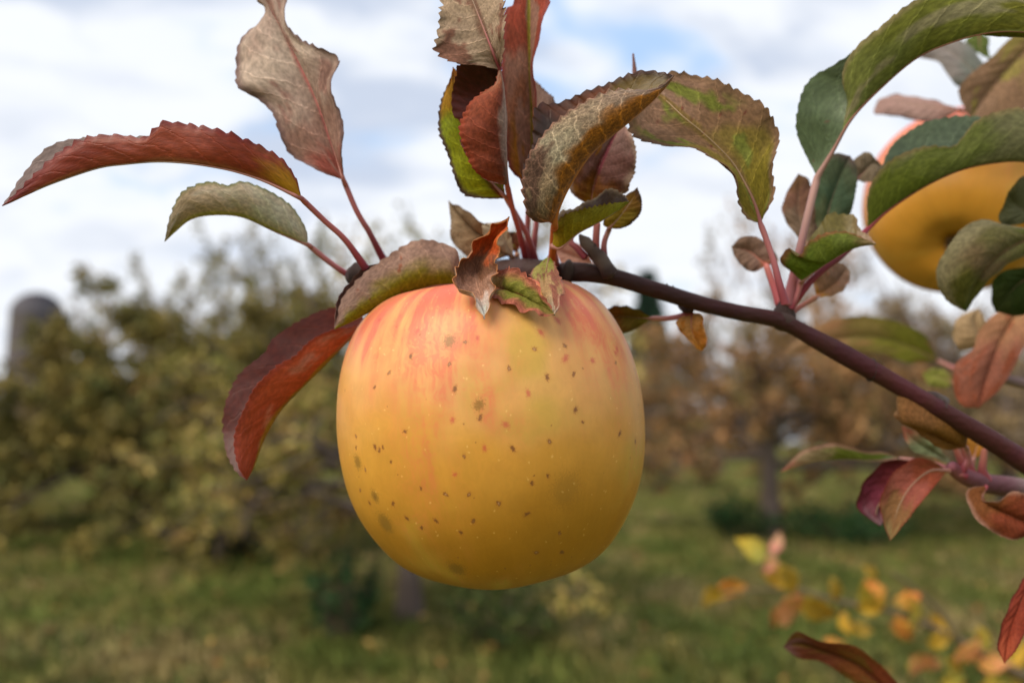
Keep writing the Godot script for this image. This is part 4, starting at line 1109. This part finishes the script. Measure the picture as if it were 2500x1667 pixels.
	leaf(br, [2090, 440, 2110, 420, 2130, 400, 2155, 405], [38, 38], [2090, 440, 2080, 400, 2100, 378, 2122, 372, 2155, 405], -2, [2090, 440, 2120, 446, 2140, 434, 2155, 405], -2, pale.merged({"base": 229.0, "o": [hx("80705c"), hx("7c6e5c")], "nt": 30}), [], [])
	leaf(br, [1872, 648, 1850, 630, 1826, 612, 1786, 602], [30, 32], [1872, 648, 1838, 664, 1808, 645, 1792, 620, 1786, 602], -2, [1872, 648, 1900, 636, 1880, 600, 1840, 577, 1808, 581, 1786, 602], -2, pale.merged({"base": 229.0, "o": [hx("c08060"), hx("96786a"), hx("8c7060"), hx("8c7464")], "sc": [hx("b05054"), hx("c88070")], "stem": 0.0013, "label": "small round brown leaf left of the spur"}), [1904, 742, 1890, 700], [18, 24])
	leaf(br, [1996, 724, 2020, 708, 2046, 686, 2068, 650], [32, 34], [1996, 724, 1990, 690, 2010, 655, 2050, 640, 2068, 650], -2, [1996, 724, 2034, 722, 2066, 700, 2076, 672, 2068, 650], -3, pale.merged({"base": 229.0, "o": [hx("b8842c"), hx("8c6a50"), hx("846858"), hx("8a705e")], "op": [hx("a8745c"), 0.2], "sc": [hx("a05a50"), hx("b88058")], "label": "small brown leaf with yellow base right of the spur"}), [1920, 776, 1950, 752], [16, 22])
	# --- below the branch
	leaf(br, [1592, 777, 1556, 775, 1520, 772, 1462, 772], [20, 22], [1592, 777, 1556, 800, 1510, 812, 1462, 772], -2, [1592, 777, 1562, 757, 1520, 747, 1485, 752, 1462, 772], -2,
		{"base": 229.0, "o": [hx("7a7420"), hx("6c5a1c"), hx("7a4e1c"), hx("6a5a20")], "oe": [hx("4a3820"), 0.1], "os": [hx("5a2418"), 0.1], "i": [hx("6a4a20")], "nt": 60, "ns": 9, "tooth": 0.0004, "label": "yellow brown leaf at the right shoulder of the large apple"}, [1688, 758, 1668, 770, 1630, 777], [13, 14, 18])
	leaf(br, [1690, 764, 1688, 790, 1694, 820, 1716, 856], [13, 12], [1690, 764, 1664, 774, 1651, 792, 1674, 822, 1702, 851, 1716, 856], -2, [1690, 764, 1712, 768, 1720, 800, 1727, 838, 1716, 856], -2, {"base": 229.0, "o": [hx("bc8a54"), hx("c0884a"), hx("c08030")], "op": [hx("b8742c"), 0.3], "i": [hx("a0662c")], "nt": 50, "ns": 9, "tooth": 0.0003, "label": "small orange leaf hanging under the branch"}, [], [])
	for c in br.get_children(): c.position -= keep
	br.position = keep

func settle(o: Node3D, keep: Vector3) -> void:
	for c in o.get_children(): c.position -= keep
	o.position = keep

func right_twigs() -> void:
	# a lower side branch that comes in from the right
	var a := thing("apple_branch", Vector3.ZERO, "grey pink twig with red, tan and green leaves below the dark branch at right", "branch")
	wood(a, "wood", [2640, 1216, 2540, 1200, 2460, 1188, 2400, 1178, 2350, 1160, 2325, 1140], [70, 62, 55], [0.0042, 0.0038, 0.0036, 0.0030, 0.0020], 40, [hx("8a7a74"), hx("7c6a68"), hx("704850"), hx("8a5058")], "twig", 0.2)
	var near := {"base": 260.0, "nt": 70, "ns": 10, "tooth": 0.0003}
	leaf(a, [2315, 1148, 2270, 1150, 2222, 1190, 2190, 1250, 2174, 1320], [0, -6, -8], [2315, 1148, 2274, 1124, 2230, 1122, 2170, 1170, 2150, 1230, 2158, 1276, 2174, 1320], -8, [2315, 1148, 2290, 1178, 2242, 1236, 2200, 1290, 2174, 1320], -3, near.merged({"o": [hx("7c5a28"), hx("984c34"), hx("a0584a"), hx("8c6440"), hx("9c8458")], "i": [hx("70262c")], "oe": [hx("8a3c2c"), 0.1], "bulge": -0.12, "label": "red brown leaf with pointed tip hanging from the lower twig, front half"}), [2360, 1162], [0])
	leaf(a, [2250, 1130, 2200, 1160, 2160, 1210, 2140, 1250, 2150, 1284], [6, 4], [2250, 1130, 2176, 1123, 2130, 1157, 2104, 1191, 2095, 1238, 2121, 1264, 2150, 1284], -10, [2250, 1130, 2230, 1180, 2200, 1230, 2150, 1284], 4, near.merged({"o": [hx("6c2c20"), hx("742e34"), hx("80384a"), hx("94707a")], "i": [hx("6c3a24")], "oe": [hx("5c281e"), 0.12], "bulge": -0.22, "label": "cupped dark red leaf hanging from the lower twig"}), [2330, 1150], [4])
	leaf(a, [2200, 1120, 2130, 1124, 2060, 1122, 1980, 1130, 1906, 1152], [26, 30], [2200, 1120, 2160, 1104, 2110, 1102, 2062, 1088, 2029, 1083, 1985, 1092, 1952, 1108, 1906, 1152], -3, [], 6, near.merged({"o": [hx("94a480"), hx("6e7c30"), hx("6c7428"), hx("a08a68"), hx("b0705c")], "i": [hx("5c6428")], "oe": [hx("b88c78"), 0.2], "label": "narrow green leaf with pink tip below the branch"}), [2330, 1150, 2270, 1130], [10, 16])
	leaf(a, [2360, 1092, 2310, 1070, 2260, 1040, 2192, 1000], [-4, -8], [2360, 1092, 2300, 1096, 2240, 1056, 2186, 1020, 2192, 1000], -10, [2360, 1092, 2362, 1030, 2290, 985, 2220, 962, 2192, 968, 2192, 1000], -9, near.merged({"o": [hx("94643c"), hx("8c6030"), hx("946640"), hx("a88058")], "i": [hx("60402a")], "bulge": 0.42, "label": "rolled tan leaf close under the dark branch"}), [2352, 1150, 2366, 1120], [0, -2])
	leaf(a, [2330, 1140, 2290, 1110, 2240, 1080, 2204, 1040], [14, 18], [2330, 1140, 2290, 1120, 2230, 1100, 2210, 1070, 2204, 1040], -2, [2330, 1140, 2300, 1100, 2250, 1060, 2204, 1040], -2, near.merged({"o": [hx("a4a88a"), hx("86906a"), hx("a8604c")], "i": [hx("6a7048")]}), [], [])
	leaf(a, [2378, 1120, 2386, 1090, 2396, 1070, 2424, 1052], [20, 24], [2378, 1120, 2360, 1090, 2372, 1060, 2424, 1052], -2, [2378, 1120, 2412, 1100, 2430, 1076, 2424, 1052], -2, near.merged({"o": [hx("a87028"), hx("b07a30")], "i": [hx("8a5a20")]}), [2370, 1160], [8])
	leaf(a, [2410, 1186, 2400, 1216, 2430, 1240, 2470, 1260, 2540, 1290], [-6, -12], [2410, 1186, 2364, 1196, 2376, 1255, 2415, 1293, 2480, 1318, 2540, 1290], -5, [2410, 1186, 2400, 1222, 2436, 1226, 2480, 1200, 2540, 1230, 2540, 1290], -4, near.merged({"o": [hx("84502c"), hx("7c4a28"), hx("7c3c26"), hx("70301e")], "i": [hx("6c5c2c")], "oe": [hx("a88070"), 0.1], "bulge": 0.2, "label": "folded red brown leaf at the right edge below the lower twig"}), [], [])
	for q in [[2330, 1085, 2350, 1130], [2350, 1080, 2372, 1150], [2405, 1098, 2400, 1150]]:
		var b := Mb.new()
		tube(b, catmull(line([q[0], q[1], (q[0] + q[2]) / 2, (q[1] + q[3]) / 2, q[2], q[3], q[2] + 10, q[3] + 25], [60], 205.0), 14), radii([0.0009, 0.0012, 0.002], 14), 8, [hx("a8685a"), hx("9c4a54")], 0.1)
		part("leaf_stalk", b.mesh(M.stem), a)
	leaf(a, [2560, 1350, 2520, 1410, 2480, 1500, 2460, 1570, 2453, 1620], [-20, -22], [2560, 1350, 2500, 1417, 2453, 1510, 2438, 1574, 2453, 1620], -3, [2560, 1350, 2530, 1450, 2500, 1550, 2480, 1590, 2453, 1620], -3, near.merged({"o": [hx("7c3428"), hx("84382a"), hx("8c3c2a"), hx("b0563c")], "i": [hx("6a2c20")], "oe": [hx("5c2420"), 0.14], "label": "narrow dark red leaf at the right edge near the bottom"}), [2580, 1230, 2580, 1290], [4, -8])
	settle(a, at(2400, 1178, 0.262))
	# the twig that carries the second apple and the leaves about it
	var c := thing("apple_branch", Vector3.ZERO, "twig behind the second apple with olive and pinkish leaves, mostly beyond the right edge", "branch")
	wood(c, "wood", [2720, 1010, 2640, 840, 2600, 640, 2580, 420, 2560, 200, 2556, 60], [110, 120, 125], [0.0050, 0.0042, 0.0034, 0.0026], 50, [hx("54403c"), hx("4c3634")], "twig", 0.2)
	wood(c, "wood", [2700, 980, 2600, 960, 2500, 938, 2420, 915, 2380, 905], [110, 100], [0.0030, 0.0024, 0.0018], 24, [hx("7a6864"), hx("8a706c")], "twig", 0.2)
	var off := {"gain": 1.05, "base": 290.0, "nt": 70, "ns": 11, "tooth": 0.0003}
	leaf(c, [2580, 570, 2500, 588, 2440, 622, 2400, 664, 2375, 704, 2359, 760], [-30, -34, -30], [2580, 570, 2470, 552, 2400, 536, 2350, 560, 2308, 613, 2288, 660, 2292, 700, 2320, 738, 2359, 760], -7, [2580, 570, 2520, 620, 2470, 640, 2420, 680, 2385, 720, 2359, 760], 4, off.merged({"o": [hx("5a5c2a"), hx("5c6228"), hx("6a643c"), hx("6e5c40"), hx("5c5a26"), hx("46521a")], "oe": [hx("8a8060"), 0.35], "i": [hx("2c3a10"), hx("5c4426")], "bulge": 0.22, "label": "hanging olive leaf in front of the right side of the second apple", "sc": [hx("8a4030"), hx("7a3a30")]}), [2610, 620], [0])
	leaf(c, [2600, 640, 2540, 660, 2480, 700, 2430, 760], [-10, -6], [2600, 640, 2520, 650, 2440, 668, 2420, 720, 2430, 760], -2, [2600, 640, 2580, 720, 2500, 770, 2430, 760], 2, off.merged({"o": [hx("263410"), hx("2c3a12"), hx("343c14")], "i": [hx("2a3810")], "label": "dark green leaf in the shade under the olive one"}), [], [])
	leaf(c, [2560, 500, 2520, 520, 2480, 500, 2462, 470], [-26, -28], [2560, 500, 2500, 545, 2440, 540, 2462, 470], -2, [2560, 500, 2540, 440, 2500, 430, 2462, 470], -2, off.merged({"o": [hx("5a5c38"), hx("6a6a4c"), hx("5c5a34")], "i": [hx("3c441c")]}), [2590, 520], [0])
	leaf(c, [2345, 268, 2290, 262, 2230, 256, 2180, 250, 2134, 268], [30, 36], [2345, 268, 2300, 290, 2250, 296, 2190, 284, 2140, 280, 2134, 268], -3, [2345, 268, 2300, 250, 2240, 236, 2190, 228, 2150, 240, 2134, 268], 4, off.merged({"o": [hx("a07c74"), hx("a88880"), hx("a08078")], "i": [hx("5a4a4c")], "oe": [hx("6a5658"), 0.16], "label": "pinkish grey leaf left of the brown one, under the arching green leaf"}), [2500, 290, 2420, 280], [60, 40])
	leaf(c, [2440, 250, 2400, 200, 2350, 150, 2300, 120, 2236, 120], [40, 44], [2440, 250, 2380, 215, 2330, 205, 2290, 150, 2236, 138, 2236, 120], -3, [2440, 250, 2420, 180, 2370, 110, 2320, 84, 2270, 90, 2236, 120], 3, off.merged({"o": [hx("74807a"), hx("7c8078"), hx("8c8480"), hx("8a7470")], "i": [hx("5a5a50")]}), [2520, 330], [50])
	leaf(c, [2580, 60, 2520, 110, 2460, 170, 2410, 230, 2370, 290], [20, 24], [2580, 60, 2500, 70, 2420, 140, 2350, 200, 2345, 240, 2370, 290], -3, [2580, 60, 2560, 180, 2500, 270, 2440, 300, 2370, 290], -3, off.merged({"o": [hx("7a6a3c"), hx("867048"), hx("8a6c54"), hx("8c705c")], "i": [hx("5a4a38")], "op": [hx("8a7c44"), 0.3], "label": "large blurred brown leaf at the right edge under the arching green one"}), [], [])
	leaf(c, [2390, 80, 2392, 100, 2396, 120, 2420, 145], [50, 50], [2390, 80, 2360, 96, 2372, 120, 2420, 145], 0, [2390, 80, 2416, 92, 2414, 120, 2420, 145], 0, off.merged({"o": [hx("6c7a40")], "i": [hx("5c6a34")], "nt": 30}), [], [])
	leaf(c, [2500, 744, 2460, 800, 2430, 860, 2404, 930, 2390, 996], [20, 10, 6], [2500, 744, 2440, 760, 2392, 806, 2378, 850, 2336, 890, 2330, 950, 2350, 990, 2390, 996], -6, [2500, 744, 2540, 770, 2500, 850, 2450, 940, 2390, 996], -4, off.merged({"o": [hx("b08a60"), hx("a87858"), hx("a06450"), hx("9c5a44")], "op": [hx("a0583e"), 0.3], "i": [hx("7c4a34")], "bulge": 0.18, "label": "tan and orange leaf hanging at the right above the dark branch"}), [2560, 900, 2540, 800], [60, 40])
	leaf(c, [2400, 840, 2390, 810, 2380, 780, 2390, 752], [34, 36], [2400, 840, 2350, 856, 2328, 820, 2340, 776, 2390, 752], -3, [2400, 840, 2410, 800, 2404, 772, 2390, 752], 0, off.merged({"o": [hx("a88c68"), hx("ac9270")], "i": [hx("7c5c40")], "bulge": 0.2}), [], [])
	leaf(c, [2290, 880, 2230, 850, 2150, 826, 2060, 826, 1980, 850, 1914, 868], [120, 120], [2290, 880, 2220, 886, 2150, 862, 2040, 856, 1960, 866, 1914, 868], -2, [2290, 880, 2264, 822, 2198, 788, 2113, 770, 2019, 784, 1950, 830, 1914, 868], -2, off.merged({"o": [hx("7a7a2c"), hx("808030"), hx("8a7a48"), hx("9c7858"), hx("a08468")], "op": [hx("a07050"), 0.2], "i": [hx("7a6a38")], "base": 240.0, "label": "blurred tan and green leaf behind the dark branch"}), [2420, 918, 2350, 905], [62, 90])
	leaf(c, [2330, 935, 2310, 925, 2280, 915, 2252, 912], [70, 72], [2330, 935, 2310, 946, 2270, 940, 2252, 912], 0, [2330, 935, 2310, 905, 2280, 900, 2252, 912], 0, off.merged({"o": [hx("8a8c44")], "i": [hx("6a6c34")], "nt": 30, "base": 240.0}), [2380, 908], [62])
	settle(c, at(2600, 640, 0.325))
	# a brown leaf on a shoot that comes up from below the frame
	var e := thing("apple_shoot", Vector3.ZERO, "shoot with one broad brown leaf at the bottom edge, right of the middle", "shoot")
	wood(e, "wood", [2330, 1960, 2290, 1840, 2240, 1760, 2200, 1720], [0, 0], [0.003, 0.0022, 0.0014], 24, [hx("5a3834")], "twig", 0.15)
	leaf(e, [2220, 1740, 2160, 1680, 2090, 1620, 2010, 1586, 1950, 1570, 1913, 1580], [75, 80], [2220, 1740, 2130, 1690, 2087, 1667, 2040, 1634, 2002, 1614, 1951, 1606, 1913, 1580], -5, [2220, 1740, 2200, 1676, 2117, 1594, 2053, 1570, 2000, 1566, 1947, 1540, 1913, 1580], -5, {"o": [hx("7c3a28"), hx("7c3c24"), hx("74421e"), hx("66341e"), hx("7a5450")], "op": [hx("6a4a1e"), 0.3], "i": [hx("7c3028")], "nt": 70, "ns": 11, "tooth": 0.0003, "bulge": 0.12}, [], [])
	settle(e, at(2290, 1840, 0.205))

func low_twig() -> void:
	# a shoot of the same tree, lower and farther away, with small yellow leaves
	var o := thing("apple_shoot", Vector3.ZERO, "low shoot with small yellow and orange leaves at the lower right", "shoot")
	wood(o, "wood", [2620, 1700, 2480, 1640, 2340, 1560, 2200, 1500, 2060, 1470, 1960, 1440, 1890, 1400, 1876, 1350], [700, 720, 740], [0.005, 0.004, 0.0026, 0.0014], 40, [hx("5e5244"), hx("645646"), hx("6a5c4c")], "twig", 0.2)
	wood(o, "wood", [2340, 1560, 2300, 1500, 2240, 1440, 2180, 1400], [700, 690], [0.003, 0.0018], 16, [hx("64563f")], "twig", 0.2)
	wood(o, "wood", [1960, 1440, 1840, 1440, 1760, 1450], [720, 700], [0.0024, 0.0014], 16, [hx("64563f")], "twig", 0.2)
	var y := [[hx("c09a30"), hx("b08a2c")], [hx("c8844a"), hx("d08a60")], [hx("b0902c"), hx("c0a048")], [hx("c08a38"), hx("c8763c")], [hx("c48070"), hx("d09a80")], [hx("8a8a3c"), hx("b09838")]]
	# x, y of base, length, direction in degrees, tone
	for q in [[1872, 1400, 70, -80, 4], [1868, 1376, 110, -140, 5], [1880, 1350, 66, -65, 4], [1824, 1430, 100, 160, 3], [1830, 1440, 60, 175, 1], [1780, 1436, 95, 145, 2], [1930, 1440, 100, -150, 0], [1940, 1450, 95, -120, 2], [1950, 1460, 120, 20, 0], [1960, 1450, 110, 120, 1], [1930, 1480, 80, 130, 1], [2150, 1480, 90, -120, 3], [2120, 1490, 80, -60, 3], [2090, 1480, 90, -10, 0], [2180, 1470, 90, -20, 3], [2190, 1500, 80, 60, 3], [2080, 1520, 70, 20, 2], [2200, 1540, 100, -60, 0], [2230, 1560, 80, -150, 3], [2280, 1600, 90, 140, 1], [2330, 1610, 100, -40, 1], [2380, 1600, 110, 10, 1], [2420, 1630, 90, 60, 3], [2470, 1630, 90, -60, 0], [2500, 1650, 80, 100, 2], [2040, 1470, 70, -100, 2], [2110, 1500, 90, -95, 5], [2170, 1520, 84, 15, 5], [2230, 1530, 90, -100, 5], [2260, 1570, 84, -20, 2], [2300, 1570, 90, -110, 0], [2440, 1640, 80, -20, 3], [2060, 1490, 74, 70, 0], [2420, 1660, 80, 100, 3], [2340, 1640, 70, 70, 1], [2350, 1590, 80, 100, 2], [2400, 1600, 84, -100, 5], [2480, 1660, 90, 170, 5], [2250, 1600, 70, 30, 1], [2360, 1650, 80, 150, 5], [2010, 1560, 60, 10, 3], [2140, 1420, 60, -130, 2]]:
		var a := deg_to_rad(q[3])
		var d := Vector2(cos(a), sin(a))
		var n := Vector2(-d.y, d.x)
		var b := Vector2(q[0], q[1])
		var l: float = q[2] * 0.88
		var m := []
		var u := []
		var f := []
		for k in 5:
			var t := k / 4.0
			var c := b + d * l * t + n * l * 0.12 * sin(PI * t)
			m.append_array([c.x, c.y])
			var w := l * 0.26 * sin(PI * pow(t, 0.8))
			u.append_array([c.x + n.x * w, c.y + n.y * w])
			f.append_array([c.x - n.x * w, c.y - n.y * w])
		leaf(o, m, [710, 720 + 30 * sin(q[0])], u, -10.0 + 20.0 * sin(q[1]), f, 10.0 * cos(q[0]), {"o": y[q[4]], "i": y[q[4]], "op": [hx("a08c3c"), 0.3], "gain": 1.05, "nt": 24, "ns": 4, "tooth": 0.0, "wave": 0.004, "stem": 0.0012}, [], [])
	settle(o, at(2200, 1500, 0.93))
